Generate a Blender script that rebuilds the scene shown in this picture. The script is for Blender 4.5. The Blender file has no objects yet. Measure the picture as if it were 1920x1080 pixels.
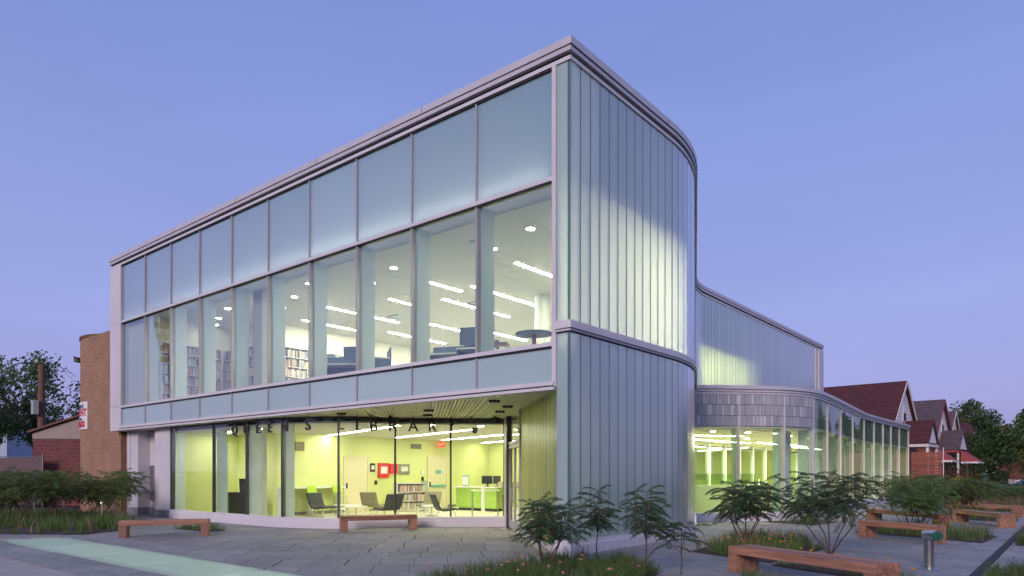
import bpy, math, random
from mathutils import Vector, Matrix
R = math.radians
rnd = random.Random(7)
sc = bpy.context.scene
col = sc.collection

# ------------------------------------------------------------------ camera, sky, light, exposure
cam_d = bpy.data.cameras.new('camera')
cam = bpy.data.objects.new('camera', cam_d)
col.objects.link(cam)
CAMX, CAMY, EYE, YAW = 7.89, -11.43, 1.65, 39.4
cam.location = (CAMX, CAMY, EYE)
cam.rotation_euler = (R(90), 0, R(YAW))
cam_d.sensor_width = 36
cam_d.lens = 24.375
cam_d.shift_y = 0.1807
cam_d.clip_start = 0.1
cam_d.clip_end = 3000
sc.camera = cam
sc.render.resolution_x, sc.render.resolution_y = 1024, 576

world = bpy.data.worlds.new('World')
sc.world = world
world.use_nodes = True
wn = world.node_tree
wn.nodes.clear()
SUN_EL, SUN_AZ = 22.0, 165.0        # azimuth of the afterglow, clockwise from +Y (behind the camera, to its left)
sky = wn.nodes.new('ShaderNodeTexSky')
sky.sky_type = 'NISHITA'
sky.sun_disc = False
sky.sun_elevation = R(2.0)
sky.sun_rotation = R(SUN_AZ)
sky.air_density = 1.0
sky.dust_density = 0.4
sky.ozone_density = 4.0
tc = wn.nodes.new('ShaderNodeTexCoord')
sep = wn.nodes.new('ShaderNodeSeparateXYZ')
ramp = wn.nodes.new('ShaderNodeValToRGB')
els = ramp.color_ramp.elements
els[0].position = 0.0
els[0].color = (0.325, 0.290, 0.610, 1)
els[1].position = 1.0
els[1].color = (0.200, 0.270, 0.600, 1)
for p_, c_ in ((0.09, (0.385, 0.368, 0.730, 1)), (0.22, (0.350, 0.395, 0.775, 1)), (0.40, (0.280, 0.345, 0.725, 1)), (0.56, (0.225, 0.300, 0.675, 1))):
    e = els.new(p_)
    e.color = c_
wn.links.new(tc.outputs['Generated'], sep.inputs[0])
wn.links.new(sep.outputs['Z'], ramp.inputs[0])
bg1 = wn.nodes.new('ShaderNodeBackground')
bg1.inputs[1].default_value = 0.05
bg2 = wn.nodes.new('ShaderNodeBackground')
bg2.inputs[1].default_value = 0.92
addw = wn.nodes.new('ShaderNodeAddShader')
wout = wn.nodes.new('ShaderNodeOutputWorld')
wn.links.new(sky.outputs[0], bg1.inputs[0])
smap = wn.nodes.new('ShaderNodeMapping'); smap.inputs['Scale'].default_value = (1.6, 1.6, 5.0)
snz = wn.nodes.new('ShaderNodeTexNoise'); snz.inputs['Scale'].default_value = 1.3; snz.inputs['Detail'].default_value = 4.0
smr = wn.nodes.new('ShaderNodeMapRange'); smr.inputs['From Min'].default_value = 0.3; smr.inputs['From Max'].default_value = 0.7
smr.inputs['To Min'].default_value = 0.96; smr.inputs['To Max'].default_value = 1.05
shs = wn.nodes.new('ShaderNodeHueSaturation')
wn.links.new(tc.outputs['Generated'], smap.inputs[0]); wn.links.new(smap.outputs[0], snz.inputs['Vector'])
wn.links.new(snz.outputs['Fac'], smr.inputs['Value']); wn.links.new(smr.outputs[0], shs.inputs['Value'])
wn.links.new(ramp.outputs[0], shs.inputs['Color']); wn.links.new(shs.outputs[0], bg2.inputs[0])
wn.links.new(bg1.outputs[0], addw.inputs[0])
wn.links.new(bg2.outputs[0], addw.inputs[1])
wn.links.new(addw.outputs[0], wout.inputs[0])

sun_d = bpy.data.lights.new('sun', 'SUN')
sun_d.energy = 2.1
sun_d.angle = R(20)
sun_d.color = (1.0, 0.83, 0.80)
sun = bpy.data.objects.new('sun', sun_d)
col.objects.link(sun)
_sd = Vector((math.sin(R(SUN_AZ)) * math.cos(R(SUN_EL)), math.cos(R(SUN_AZ)) * math.cos(R(SUN_EL)), math.sin(R(SUN_EL))))
sun.rotation_euler = _sd.to_track_quat('Z', 'Y').to_euler()
sun.location = _sd * 60

sc.view_settings.view_transform = 'Standard'
sc.view_settings.look = 'None'
sc.view_settings.exposure = 0.0
sc.view_settings.gamma = 1.0
sc.render.engine = 'CYCLES'
sc.cycles.use_denoising = True
sc.cycles.max_bounces = 10
sc.cycles.diffuse_bounces = 5
sc.cycles.glossy_bounces = 4
sc.cycles.transmission_bounces = 8
sc.cycles.transparent_max_bounces = 24
sc.cycles.caustics_reflective = False
sc.cycles.caustics_refractive = False
sc.cycles.sample_clamp_indirect = 6.0
sc.cycles.use_light_tree = True

# ------------------------------------------------------------------ materials
M = {}
def _nodes(name):
    m = bpy.data.materials.new(name)
    m.use_nodes = True
    m.node_tree.nodes.clear()
    M[name] = m
    return m, m.node_tree.nodes, m.node_tree.links

def mat(name, c, rough=0.6, metal=0.0, var=0.12, scale=4.0, bump=0.0, bscale=None, rand=0.0, spec=0.5, stretch=None, c2=None, detail=5, stain=0.0):
    """Principled surface with noise mottling, optional fine bump and a per-object tone shift."""
    m, N, L = _nodes(name)
    o = N.new('ShaderNodeOutputMaterial'); b = N.new('ShaderNodeBsdfPrincipled')
    L.new(b.outputs[0], o.inputs[0])
    b.inputs['Roughness'].default_value = rough
    b.inputs['Metallic'].default_value = metal
    b.inputs['Specular IOR Level'].default_value = spec
    t = N.new('ShaderNodeTexCoord'); mp = N.new('ShaderNodeMapping')
    L.new(t.outputs['Object'], mp.inputs[0])
    if stretch: mp.inputs['Scale'].default_value = stretch
    oi = N.new('ShaderNodeObjectInfo')
    if rand:
        vm = N.new('ShaderNodeVectorMath'); vm.operation = 'SCALE'
        cb = N.new('ShaderNodeCombineXYZ')
        for i in range(3): L.new(oi.outputs['Random'], cb.inputs[i])
        vm.inputs['Scale'].default_value = 37.0
        L.new(cb.outputs[0], vm.inputs[0]); L.new(vm.outputs[0], mp.inputs['Location'])
    nz = N.new('ShaderNodeTexNoise'); nz.inputs['Scale'].default_value = scale; nz.inputs['Detail'].default_value = detail
    nz.inputs['Roughness'].default_value = 0.62
    L.new(mp.outputs[0], nz.inputs['Vector'])
    r = N.new('ShaderNodeValToRGB')
    lo = tuple(x * (1 - var) for x in c); hi = tuple(min(1, x * (1 + var)) for x in (c2 or c))
    r.color_ramp.elements[0].position = 0.3; r.color_ramp.elements[1].position = 0.7
    r.color_ramp.elements[0].color = (*lo, 1); r.color_ramp.elements[1].color = (*hi, 1)
    L.new(nz.outputs['Fac'], r.inputs[0])
    outc = r.outputs[0]
    if rand:
        h = N.new('ShaderNodeHueSaturation')
        ma = N.new('ShaderNodeMapRange')
        ma.inputs['To Min'].default_value = 1 - rand; ma.inputs['To Max'].default_value = 1 + rand
        L.new(oi.outputs['Random'], ma.inputs['Value']); L.new(ma.outputs[0], h.inputs['Value'])
        L.new(outc, h.inputs['Color']); outc = h.outputs[0]
    if stain:
        gp = N.new('ShaderNodeNewGeometry'); sn = N.new('ShaderNodeTexNoise'); sn.inputs['Scale'].default_value = 0.55; sn.inputs['Detail'].default_value = 7; sn.inputs['Roughness'].default_value = 0.68
        L.new(gp.outputs['Position'], sn.inputs['Vector'])
        sm = N.new('ShaderNodeMapRange'); sm.inputs['From Min'].default_value = 0.35; sm.inputs['From Max'].default_value = 0.68; sm.inputs['To Min'].default_value = 1 - stain; sm.inputs['To Max'].default_value = 1 + stain * 0.6
        L.new(sn.outputs['Fac'], sm.inputs['Value'])
        h2 = N.new('ShaderNodeHueSaturation'); L.new(sm.outputs[0], h2.inputs['Value']); L.new(outc, h2.inputs['Color']); outc = h2.outputs[0]
    L.new(outc, b.inputs['Base Color'])
    if bump:
        n2 = N.new('ShaderNodeTexNoise'); n2.inputs['Scale'].default_value = bscale or scale * 6; n2.inputs['Detail'].default_value = 4
        L.new(mp.outputs[0], n2.inputs['Vector'])
        bp = N.new('ShaderNodeBump'); bp.inputs['Strength'].default_value = bump; bp.inputs['Distance'].default_value = 0.01
        L.new(n2.outputs['Fac'], bp.inputs['Height']); L.new(bp.outputs[0], b.inputs['Normal'])
    rr = N.new('ShaderNodeMapRange'); rr.inputs['To Min'].default_value = max(0.02, rough - 0.08); rr.inputs['To Max'].default_value = min(1, rough + 0.08)
    L.new(nz.outputs['Fac'], rr.inputs['Value']); L.new(rr.outputs[0], b.inputs['Roughness'])
    return m

def glow(name, c, s):
    m, N, L = _nodes(name)
    o = N.new('ShaderNodeOutputMaterial'); e = N.new('ShaderNodeEmission')
    e.inputs[0].default_value = (*c, 1); e.inputs[1].default_value = s
    L.new(e.outputs[0], o.inputs[0])
    return m

def _fresnel(N, L, ior):
    """Fresnel that behaves alike on both faces of a pane"""
    fr = N.new('ShaderNodeFresnel'); g = N.new('ShaderNodeNewGeometry'); mr = N.new('ShaderNodeMapRange')
    mr.inputs['To Min'].default_value = ior; mr.inputs['To Max'].default_value = 1 / ior
    L.new(g.outputs['Backfacing'], mr.inputs['Value']); L.new(mr.outputs[0], fr.inputs['IOR'])
    return fr

def clear_glass(name, tint=(0.86, 0.93, 0.93), ior=1.52, boost=1.0, rough=0.01):
    """Thin window pane: see-through, mirror-like by Fresnel."""
    m, N, L = _nodes(name)
    o = N.new('ShaderNodeOutputMaterial'); mx = N.new('ShaderNodeMixShader')
    tr = N.new('ShaderNodeBsdfTransparent'); tr.inputs[0].default_value = (*tint, 1)
    gl = N.new('ShaderNodeBsdfGlossy'); gl.inputs['Roughness'].default_value = rough; gl.inputs['Color'].default_value = (0.95, 0.97, 1, 1)
    fr = _fresnel(N, L, ior)
    mu = N.new('ShaderNodeMath'); mu.operation = 'MULTIPLY'; mu.use_clamp = True; mu.inputs[1].default_value = boost
    L.new(fr.outputs[0], mu.inputs[0]); L.new(mu.outputs[0], mx.inputs[0])
    L.new(tr.outputs[0], mx.inputs[1]); L.new(gl.outputs[0], mx.inputs[2]); L.new(mx.outputs[0], o.inputs[0])
    return m

def milky_glass(name, dif, tra, k=0.5, rough=0.25, boost=1.0, through=0.0, tint=(0.8, 0.9, 0.9)):
    """Translucent glass: diffuse body, light coming through from behind, Fresnel gloss on top."""
    m, N, L = _nodes(name)
    o = N.new('ShaderNodeOutputMaterial')
    d = N.new('ShaderNodeBsdfDiffuse'); d.inputs[0].default_value = (*dif, 1)
    t = N.new('ShaderNodeBsdfTranslucent'); t.inputs[0].default_value = (*tra, 1)
    oi = N.new('ShaderNodeObjectInfo'); mr_ = N.new('ShaderNodeMapRange'); mr_.inputs['To Min'].default_value = 0.93; mr_.inputs['To Max'].default_value = 1.07
    L.new(oi.outputs['Random'], mr_.inputs['Value'])
    for nd, cc in ((d, dif), (t, tra)):
        hs = N.new('ShaderNodeHueSaturation'); hs.inputs['Color'].default_value = (*cc, 1); L.new(mr_.outputs[0], hs.inputs['Value']); L.new(hs.outputs[0], nd.inputs[0])
    a = N.new('ShaderNodeMixShader'); a.inputs[0].default_value = k
    L.new(d.outputs[0], a.inputs[1]); L.new(t.outputs[0], a.inputs[2])
    body = a
    if through:
        tp = N.new('ShaderNodeBsdfTransparent'); tp.inputs[0].default_value = (*tint, 1)
        b2 = N.new('ShaderNodeMixShader'); b2.inputs[0].default_value = through
        L.new(a.outputs[0], b2.inputs[1]); L.new(tp.outputs[0], b2.inputs[2]); body = b2
    g = N.new('ShaderNodeBsdfGlossy'); g.inputs['Roughness'].default_value = rough
    fr = _fresnel(N, L, 1.5)
    mu = N.new('ShaderNodeMath'); mu.operation = 'MULTIPLY'; mu.use_clamp = True; mu.inputs[1].default_value = boost
    L.new(fr.outputs[0], mu.inputs[0])
    f = N.new('ShaderNodeMixShader'); L.new(mu.outputs[0], f.inputs[0])
    L.new(body.outputs[0], f.inputs[1]); L.new(g.outputs[0], f.inputs[2]); L.new(f.outputs[0], o.inputs[0])
    return m

def bricks(name, c1, c2, mortar, bw, bh, radius=None, msize=0.012, axis='XZ'):
    m, N, L = _nodes(name)
    o = N.new('ShaderNodeOutputMaterial'); b = N.new('ShaderNodeBsdfPrincipled'); L.new(b.outputs[0], o.inputs[0])
    b.inputs['Roughness'].default_value = 0.85
    t = N.new('ShaderNodeTexCoord'); s = N.new('ShaderNodeSeparateXYZ'); L.new(t.outputs['Object'], s.inputs[0])
    cb = N.new('ShaderNodeCombineXYZ')
    if radius:
        at = N.new('ShaderNodeMath'); at.operation = 'ARCTAN2'; L.new(s.outputs['Y'], at.inputs[0]); L.new(s.outputs['X'], at.inputs[1])
        mu = N.new('ShaderNodeMath'); mu.operation = 'MULTIPLY'; mu.inputs[1].default_value = radius; L.new(at.outputs[0], mu.inputs[0])
        L.new(mu.outputs[0], cb.inputs[0])
    else:
        ad = N.new('ShaderNodeMath'); ad.operation = 'ADD'; L.new(s.outputs['X'], ad.inputs[0]); L.new(s.outputs['Y'], ad.inputs[1]); L.new(ad.outputs[0], cb.inputs[0])
    L.new(s.outputs['Z'], cb.inputs[1])
    bt = N.new('ShaderNodeTexBrick'); bt.inputs['Scale'].default_value = 1.0
    bt.inputs['Brick Width'].default_value = bw; bt.inputs['Row Height'].default_value = bh; bt.inputs['Mortar Size'].default_value = msize
    bt.inputs['Color1'].default_value = (*c1, 1); bt.inputs['Color2'].default_value = (*c2, 1); bt.inputs['Mortar'].default_value = (*mortar, 1)
    bt.inputs['Mortar Smooth'].default_value = 0.3
    L.new(cb.outputs[0], bt.inputs['Vector'])
    nz = N.new('ShaderNodeTexNoise'); nz.inputs['Scale'].default_value = 1.3; nz.inputs['Detail'].default_value = 6; L.new(t.outputs['Object'], nz.inputs['Vector'])
    mr = N.new('ShaderNodeMapRange'); mr.inputs['To Min'].default_value = 0.7; mr.inputs['To Max'].default_value = 1.3; L.new(nz.outputs['Fac'], mr.inputs['Value'])
    h = N.new('ShaderNodeHueSaturation'); L.new(bt.outputs['Color'], h.inputs['Color']); L.new(mr.outputs[0], h.inputs['Value'])
    L.new(h.outputs[0], b.inputs['Base Color'])
    bp = N.new('ShaderNodeBump'); bp.invert = True; bp.inputs['Strength'].default_value = 0.6; bp.inputs['Distance'].default_value = 0.01
    L.new(bt.outputs['Fac'], bp.inputs['Height']); L.new(bp.outputs[0], b.inputs['Normal'])
    return m

def leafmat(name, c, c2, trans=0.35):
    m, N, L = _nodes(name)
    o = N.new('ShaderNodeOutputMaterial')
    g = N.new('ShaderNodeNewGeometry'); r = N.new('ShaderNodeValToRGB')
    r.color_ramp.elements[0].color = (*c, 1); r.color_ramp.elements[1].color = (*c2, 1)
    if 'sumac' in name:
        r.color_ramp.elements[1].position = 0.93
        e_ = r.color_ramp.elements.new(0.975); e_.color = (0.20, 0.19, 0.04, 1)
        e_ = r.color_ramp.elements.new(1.0); e_.color = (0.36, 0.13, 0.03, 1)
    L.new(g.outputs['Random Per Island'], r.inputs[0])
    oi = N.new('ShaderNodeObjectInfo'); mv = N.new('ShaderNodeMapRange'); mv.inputs['To Min'].default_value = 0.8; mv.inputs['To Max'].default_value = 1.25
    mh = N.new('ShaderNodeMapRange'); mh.inputs['To Min'].default_value = 0.485; mh.inputs['To Max'].default_value = 0.515
    hs = N.new('ShaderNodeHueSaturation'); L.new(oi.outputs['Random'], mv.inputs['Value']); L.new(oi.outputs['Random'], mh.inputs['Value'])
    L.new(mv.outputs[0], hs.inputs['Value']); L.new(mh.outputs[0], hs.inputs['Hue']); L.new(r.outputs[0], hs.inputs['Color'])
    d = N.new('ShaderNodeBsdfPrincipled'); d.inputs['Roughness'].default_value = 0.6; d.inputs['Specular IOR Level'].default_value = 0.2
    t = N.new('ShaderNodeBsdfTranslucent'); x = N.new('ShaderNodeMixShader'); x.inputs[0].default_value = trans
    L.new(hs.outputs[0], d.inputs['Base Color']); L.new(hs.outputs[0], t.inputs[0])
    L.new(d.outputs[0], x.inputs[1]); L.new(t.outputs[0], x.inputs[2]); L.new(x.outputs[0], o.inputs[0])
    return m

mat('panel_metal', (0.64, 0.605, 0.625), 0.42, 0.0, var=0.05, scale=0.8, spec=0.4, rand=0.03, stain=0.06)
mat('cap_metal', (0.62, 0.575, 0.585), 0.38, 0.25, var=0.06, scale=1.2)
mat('mullion_metal', (0.46, 0.44, 0.47), 0.4, 0.3, var=0.06, scale=2)
mat('dark_mullion', (0.07, 0.06, 0.07), 0.4, 0.3, var=0.1)
mat('gasket', (0.02, 0.018, 0.02), 0.7)
clear_glass('pane_glass', (0.86, 0.90, 0.86), boost=1.9)
glow('added_cove_strip', (1.0, 0.95, 0.88), 7.0)  # added glow for the backs of the frosted panes
clear_glass('lobby_glass', (0.93, 0.97, 0.94), boost=0.8)
clear_glass('pavilion_glass', (0.93, 0.97, 0.90), boost=0.6)
milky_glass('frosted_glass', (0.36, 0.62, 0.74), (0.88, 0.96, 0.98), k=0.60, rough=0.18, boost=4.2)
milky_glass('spandrel_glass', (0.46, 0.60, 0.61), (0.4, 0.5, 0.5), k=0.15, rough=0.12, boost=2.0)
milky_glass('channel_glass', (0.68, 0.88, 0.90), (0.95, 1.0, 0.80), k=0.55, rough=0.24, boost=3.0)
milky_glass('entrance_glass', (0.42, 0.50, 0.24), (0.88, 0.96, 0.42), k=0.6, rough=0.3, boost=0.7)  # lime light bounced from the lobby walls is put into this glass colour
mat('frit_dark_mirror', (0.10, 0.17, 0.165), 0.4)  # dark surroundings mirrored on the long side, put into the frit colour
glow('added_wash', (1.0, 0.95, 0.62), 62.0)  # added light to make the corner channel glass glow
glow('added_wing_wash', (0.96, 1.0, 0.46), 110.0)  # added light; its yellow-green stands in for bounce off lime walls
milky_glass('channel_edge', (0.15, 0.28, 0.29), (0.40, 0.58, 0.46), k=0.55, rough=0.25, boost=1.5)
mat('lime_wall', (0.68, 0.73, 0.31), 0.6, var=0.04, scale=1.0)
mat('white_wall', (0.78, 0.76, 0.66), 0.7, var=0.03, scale=1.0)
mat('ceiling_paint', (0.78, 0.77, 0.70), 0.8, var=0.02, scale=0.6)
mat('lobby_floor', (0.72, 0.68, 0.50), 0.35, var=0.06, scale=1.5)
mat('carpet', (0.40, 0.40, 0.38), 0.95, var=0.2, scale=30)
mat('fin_white', (0.64, 0.74, 0.735), 0.5, var=0.03)
mat('concrete_column', (0.52, 0.54, 0.50), 0.6, var=0.08, scale=3)
mat('soffit_metal', (0.92, 0.90, 0.62), 0.4, 0.1, var=0.04)
mat('door_cream', (0.74, 0.68, 0.46), 0.5, var=0.02)
mat('black_metal', (0.025, 0.025, 0.028), 0.45, 0.3)
mat('chrome', (0.72, 0.72, 0.72), 0.16, 1.0, var=0.05)
mat('steel_brushed', (0.45, 0.44, 0.43), 0.3, 0.95, var=0.1, scale=8)
mat('dark_fabric', (0.035, 0.04, 0.04), 0.8, var=0.2, scale=20)
mat('taupe_fabric', (0.22, 0.20, 0.13), 0.85, var=0.15, scale=20)
mat('lime_plastic', (0.42, 0.62, 0.02), 0.35)
mat('table_white', (0.80, 0.80, 0.76), 0.3)
mat('desk_green', (0.34, 0.52, 0.10), 0.45)
mat('shelf_white', (0.68, 0.70, 0.66), 0.5)
mat('shelf_teal', (0.30, 0.46, 0.38), 0.5)
mat('red_paint', (0.62, 0.03, 0.02), 0.35)
mat('screen_dark', (0.02, 0.022, 0.03), 0.2)
mat('paper_white', (0.8, 0.8, 0.76), 0.8)
mat('teal_sign', (0.10, 0.42, 0.38), 0.5)
mat('wood_red', (0.30, 0.11, 0.08), 0.45, var=0.3, scale=5, stretch=(1, 1, 6))
mat('blue_office', (0.09, 0.14, 0.21), 0.6)
glow('lamp_white', (1.0, 0.94, 0.76), 150.0)
glow('lamp_lobby', (1.0, 0.93, 0.74), 64.0)
glow('lamp_pavilion', (1.0, 0.93, 0.66), 165.0)
glow('exit_red', (1.0, 0.06, 0.02), 2.0)
glow('led_white', (1.0, 0.9, 0.8), 3.0)
mat('paver', (0.272, 0.266, 0.268), 0.72, var=0.15, scale=3.5, bump=0.25, bscale=40, rand=0.11, stain=0.22)
mat('joint_sand', (0.045, 0.042, 0.045), 0.95, var=0.3, scale=30)
mat('sidewalk', (0.36, 0.34, 0.34), 0.9, var=0.14, scale=2.2, bump=0.3, bscale=90, rand=0.05, stain=0.2)
mat('soil', (0.050, 0.036, 0.028), 0.95, var=0.45, scale=14, bump=0.8, bscale=40)
mat('asphalt', (0.055, 0.055, 0.06), 0.9, var=0.2, scale=6, bump=0.3, bscale=120)
mat('lawn', (0.045, 0.065, 0.03), 0.95, var=0.4, scale=3, bump=0.5, bscale=60)
mat('bench_wood', (0.31, 0.150, 0.092), 0.55, var=0.45, scale=3.0, stretch=(0.35, 6, 6), bump=0.25, bscale=10, rand=0.26)
mat('bark', (0.10, 0.055, 0.045), 0.85, var=0.35, scale=18, bump=0.5)
mat('tree_bark', (0.075, 0.058, 0.045), 0.9, var=0.35, scale=8, bump=0.6)
leafmat('sumac_leaf', (0.028, 0.085, 0.044), (0.072, 0.150, 0.056))
leafmat('sumac_far', (0.052, 0.125, 0.042), (0.135, 0.210, 0.055))
leafmat('grass_blade', (0.065, 0.130, 0.034), (0.185, 0.230, 0.070))
leafmat('dry_blade', (0.20, 0.13, 0.08), (0.38, 0.26, 0.16))
leafmat('tree_leaf', (0.045, 0.095, 0.038), (0.110, 0.165, 0.055))
leafmat('tree_leaf_olive', (0.070, 0.105, 0.045), (0.150, 0.185, 0.075))
leafmat('tree_leaf_light', (0.070, 0.105, 0.020), (0.16, 0.18, 0.040))
leafmat('petal_orange', (0.55, 0.20, 0.01), (0.75, 0.36, 0.02), 0.2)
leafmat('petal_peach', (0.55, 0.20, 0.12), (0.72, 0.34, 0.20), 0.2)
leafmat('petal_red', (0.42, 0.008, 0.02), (0.55, 0.02, 0.05), 0.2)
leafmat('petal_yellow', (0.52, 0.30, 0.02), (0.68, 0.42, 0.04), 0.2)
bricks('silo_brick', (0.46, 0.27, 0.155), (0.38, 0.21, 0.12), (0.20, 0.125, 0.09), 0.22, 0.085, radius=2.1)
bricks('tan_brick', (0.44, 0.25, 0.145), (0.36, 0.20, 0.115), (0.20, 0.125, 0.09), 0.22, 0.085)
bricks('red_brick', (0.19, 0.050, 0.045), (0.14, 0.036, 0.038), (0.16, 0.09, 0.085), 0.40, 0.20, msize=0.02)
bricks('house_brick', (0.26, 0.075, 0.045), (0.19, 0.055, 0.036), (0.20, 0.13, 0.10), 0.22, 0.08)
bricks('roof_maroon', (0.110, 0.026, 0.028), (0.066, 0.018, 0.022), (0.034, 0.012, 0.014), 0.34, 0.15, msize=0.014)
bricks('roof_grey', (0.125, 0.085, 0.095), (0.082, 0.058, 0.066), (0.040, 0.030, 0.034), 0.34, 0.15, msize=0.014)
mat('siding_white', (0.80, 0.76, 0.76), 0.6, var=0.06, scale=2, rand=0.04)
mat('trim_white', (0.72, 0.66, 0.64), 0.5, var=0.04)
mat('trim_red', (0.30, 0.045, 0.04), 0.5)
mat('awning_red', (0.34, 0.055, 0.06), 0.7, var=0.1)
mat('fence_wood', (0.27, 0.085, 0.048), 0.6, var=0.3, scale=3, stretch=(0.4, 0.4, 5), rand=0.18)
mat('slat_mauve', (0.20, 0.11, 0.10), 0.7, var=0.15, rand=0.05)
mat('house_blue', (0.42, 0.48, 0.60), 0.7, var=0.06)
mat('utility_wood', (0.165, 0.090, 0.065), 0.9, var=0.35, scale=3, stretch=(6, 6, 0.5), bump=0.6)
mat('box_grey', (0.42, 0.44, 0.40), 0.5)
mat('house_window', (0.06, 0.07, 0.09), 0.08, var=0.05)
mat('car_paint', (0.018, 0.032, 0.085), 0.22, 0.3, var=0.03, spec=0.7)
mat('car_glass', (0.10, 0.16, 0.22), 0.06, var=0.05, spec=0.8)
mat('rubber', (0.02, 0.02, 0.02), 0.8)
mat('fdc_green', (0.02, 0.10, 0.07), 0.4)
mat('sign_white', (0.78, 0.76, 0.74), 0.6, var=0.05)
mat('print_red', (0.60, 0.02, 0.05), 0.6)
mat('print_blue', (0.03, 0.05, 0.22), 0.6)
mat('flag_red', (0.30, 0.06, 0.05), 0.8)
mat('flag_blue', (0.05, 0.06, 0.16), 0.8)
mat('tarp_blue', (0.02, 0.06, 0.35), 0.5)
mat('frit_dark', (0.34, 0.34, 0.355), 0.4)
milky_glass('frit_glass', (0.46, 0.46, 0.48), (0.3, 0.3, 0.28), k=0.2, rough=0.12, boost=1.3)
milky_glass('frit_light', (0.70, 0.70, 0.72), (0.35, 0.35, 0.33), k=0.2, rough=0.12, boost=1.3)
milky_glass('fin_glass', (0.52, 0.64, 0.64), (0.6, 0.7, 0.7), k=0.3, rough=0.15, through=0.42, tint=(0.80, 0.90, 0.88))
milky_glass('low_wall_glass', (0.78, 0.83, 0.58), (0.6, 0.7, 0.5), k=0.35, rough=0.25)
clear_glass('balustrade_glass', (0.76, 0.83, 0.72), boost=1.0)
milky_glass('strip_glass', (0.42, 0.54, 0.52), (0.72, 0.90, 0.80), k=0.62, rough=0.3, boost=0.6)
BOOKS = []
for i_, c_ in enumerate([(0.40, 0.16, 0.12), (0.55, 0.45, 0.28), (0.20, 0.28, 0.38), (0.62, 0.58, 0.48), (0.24, 0.32, 0.24), (0.42, 0.31, 0.20), (0.14, 0.14, 0.16), (0.66, 0.66, 0.62), (0.48, 0.28, 0.28)]):
    mat('book_cover_%d' % i_, c_, 0.6, var=0.1)
    BOOKS.append(M['book_cover_%d' % i_])

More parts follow.
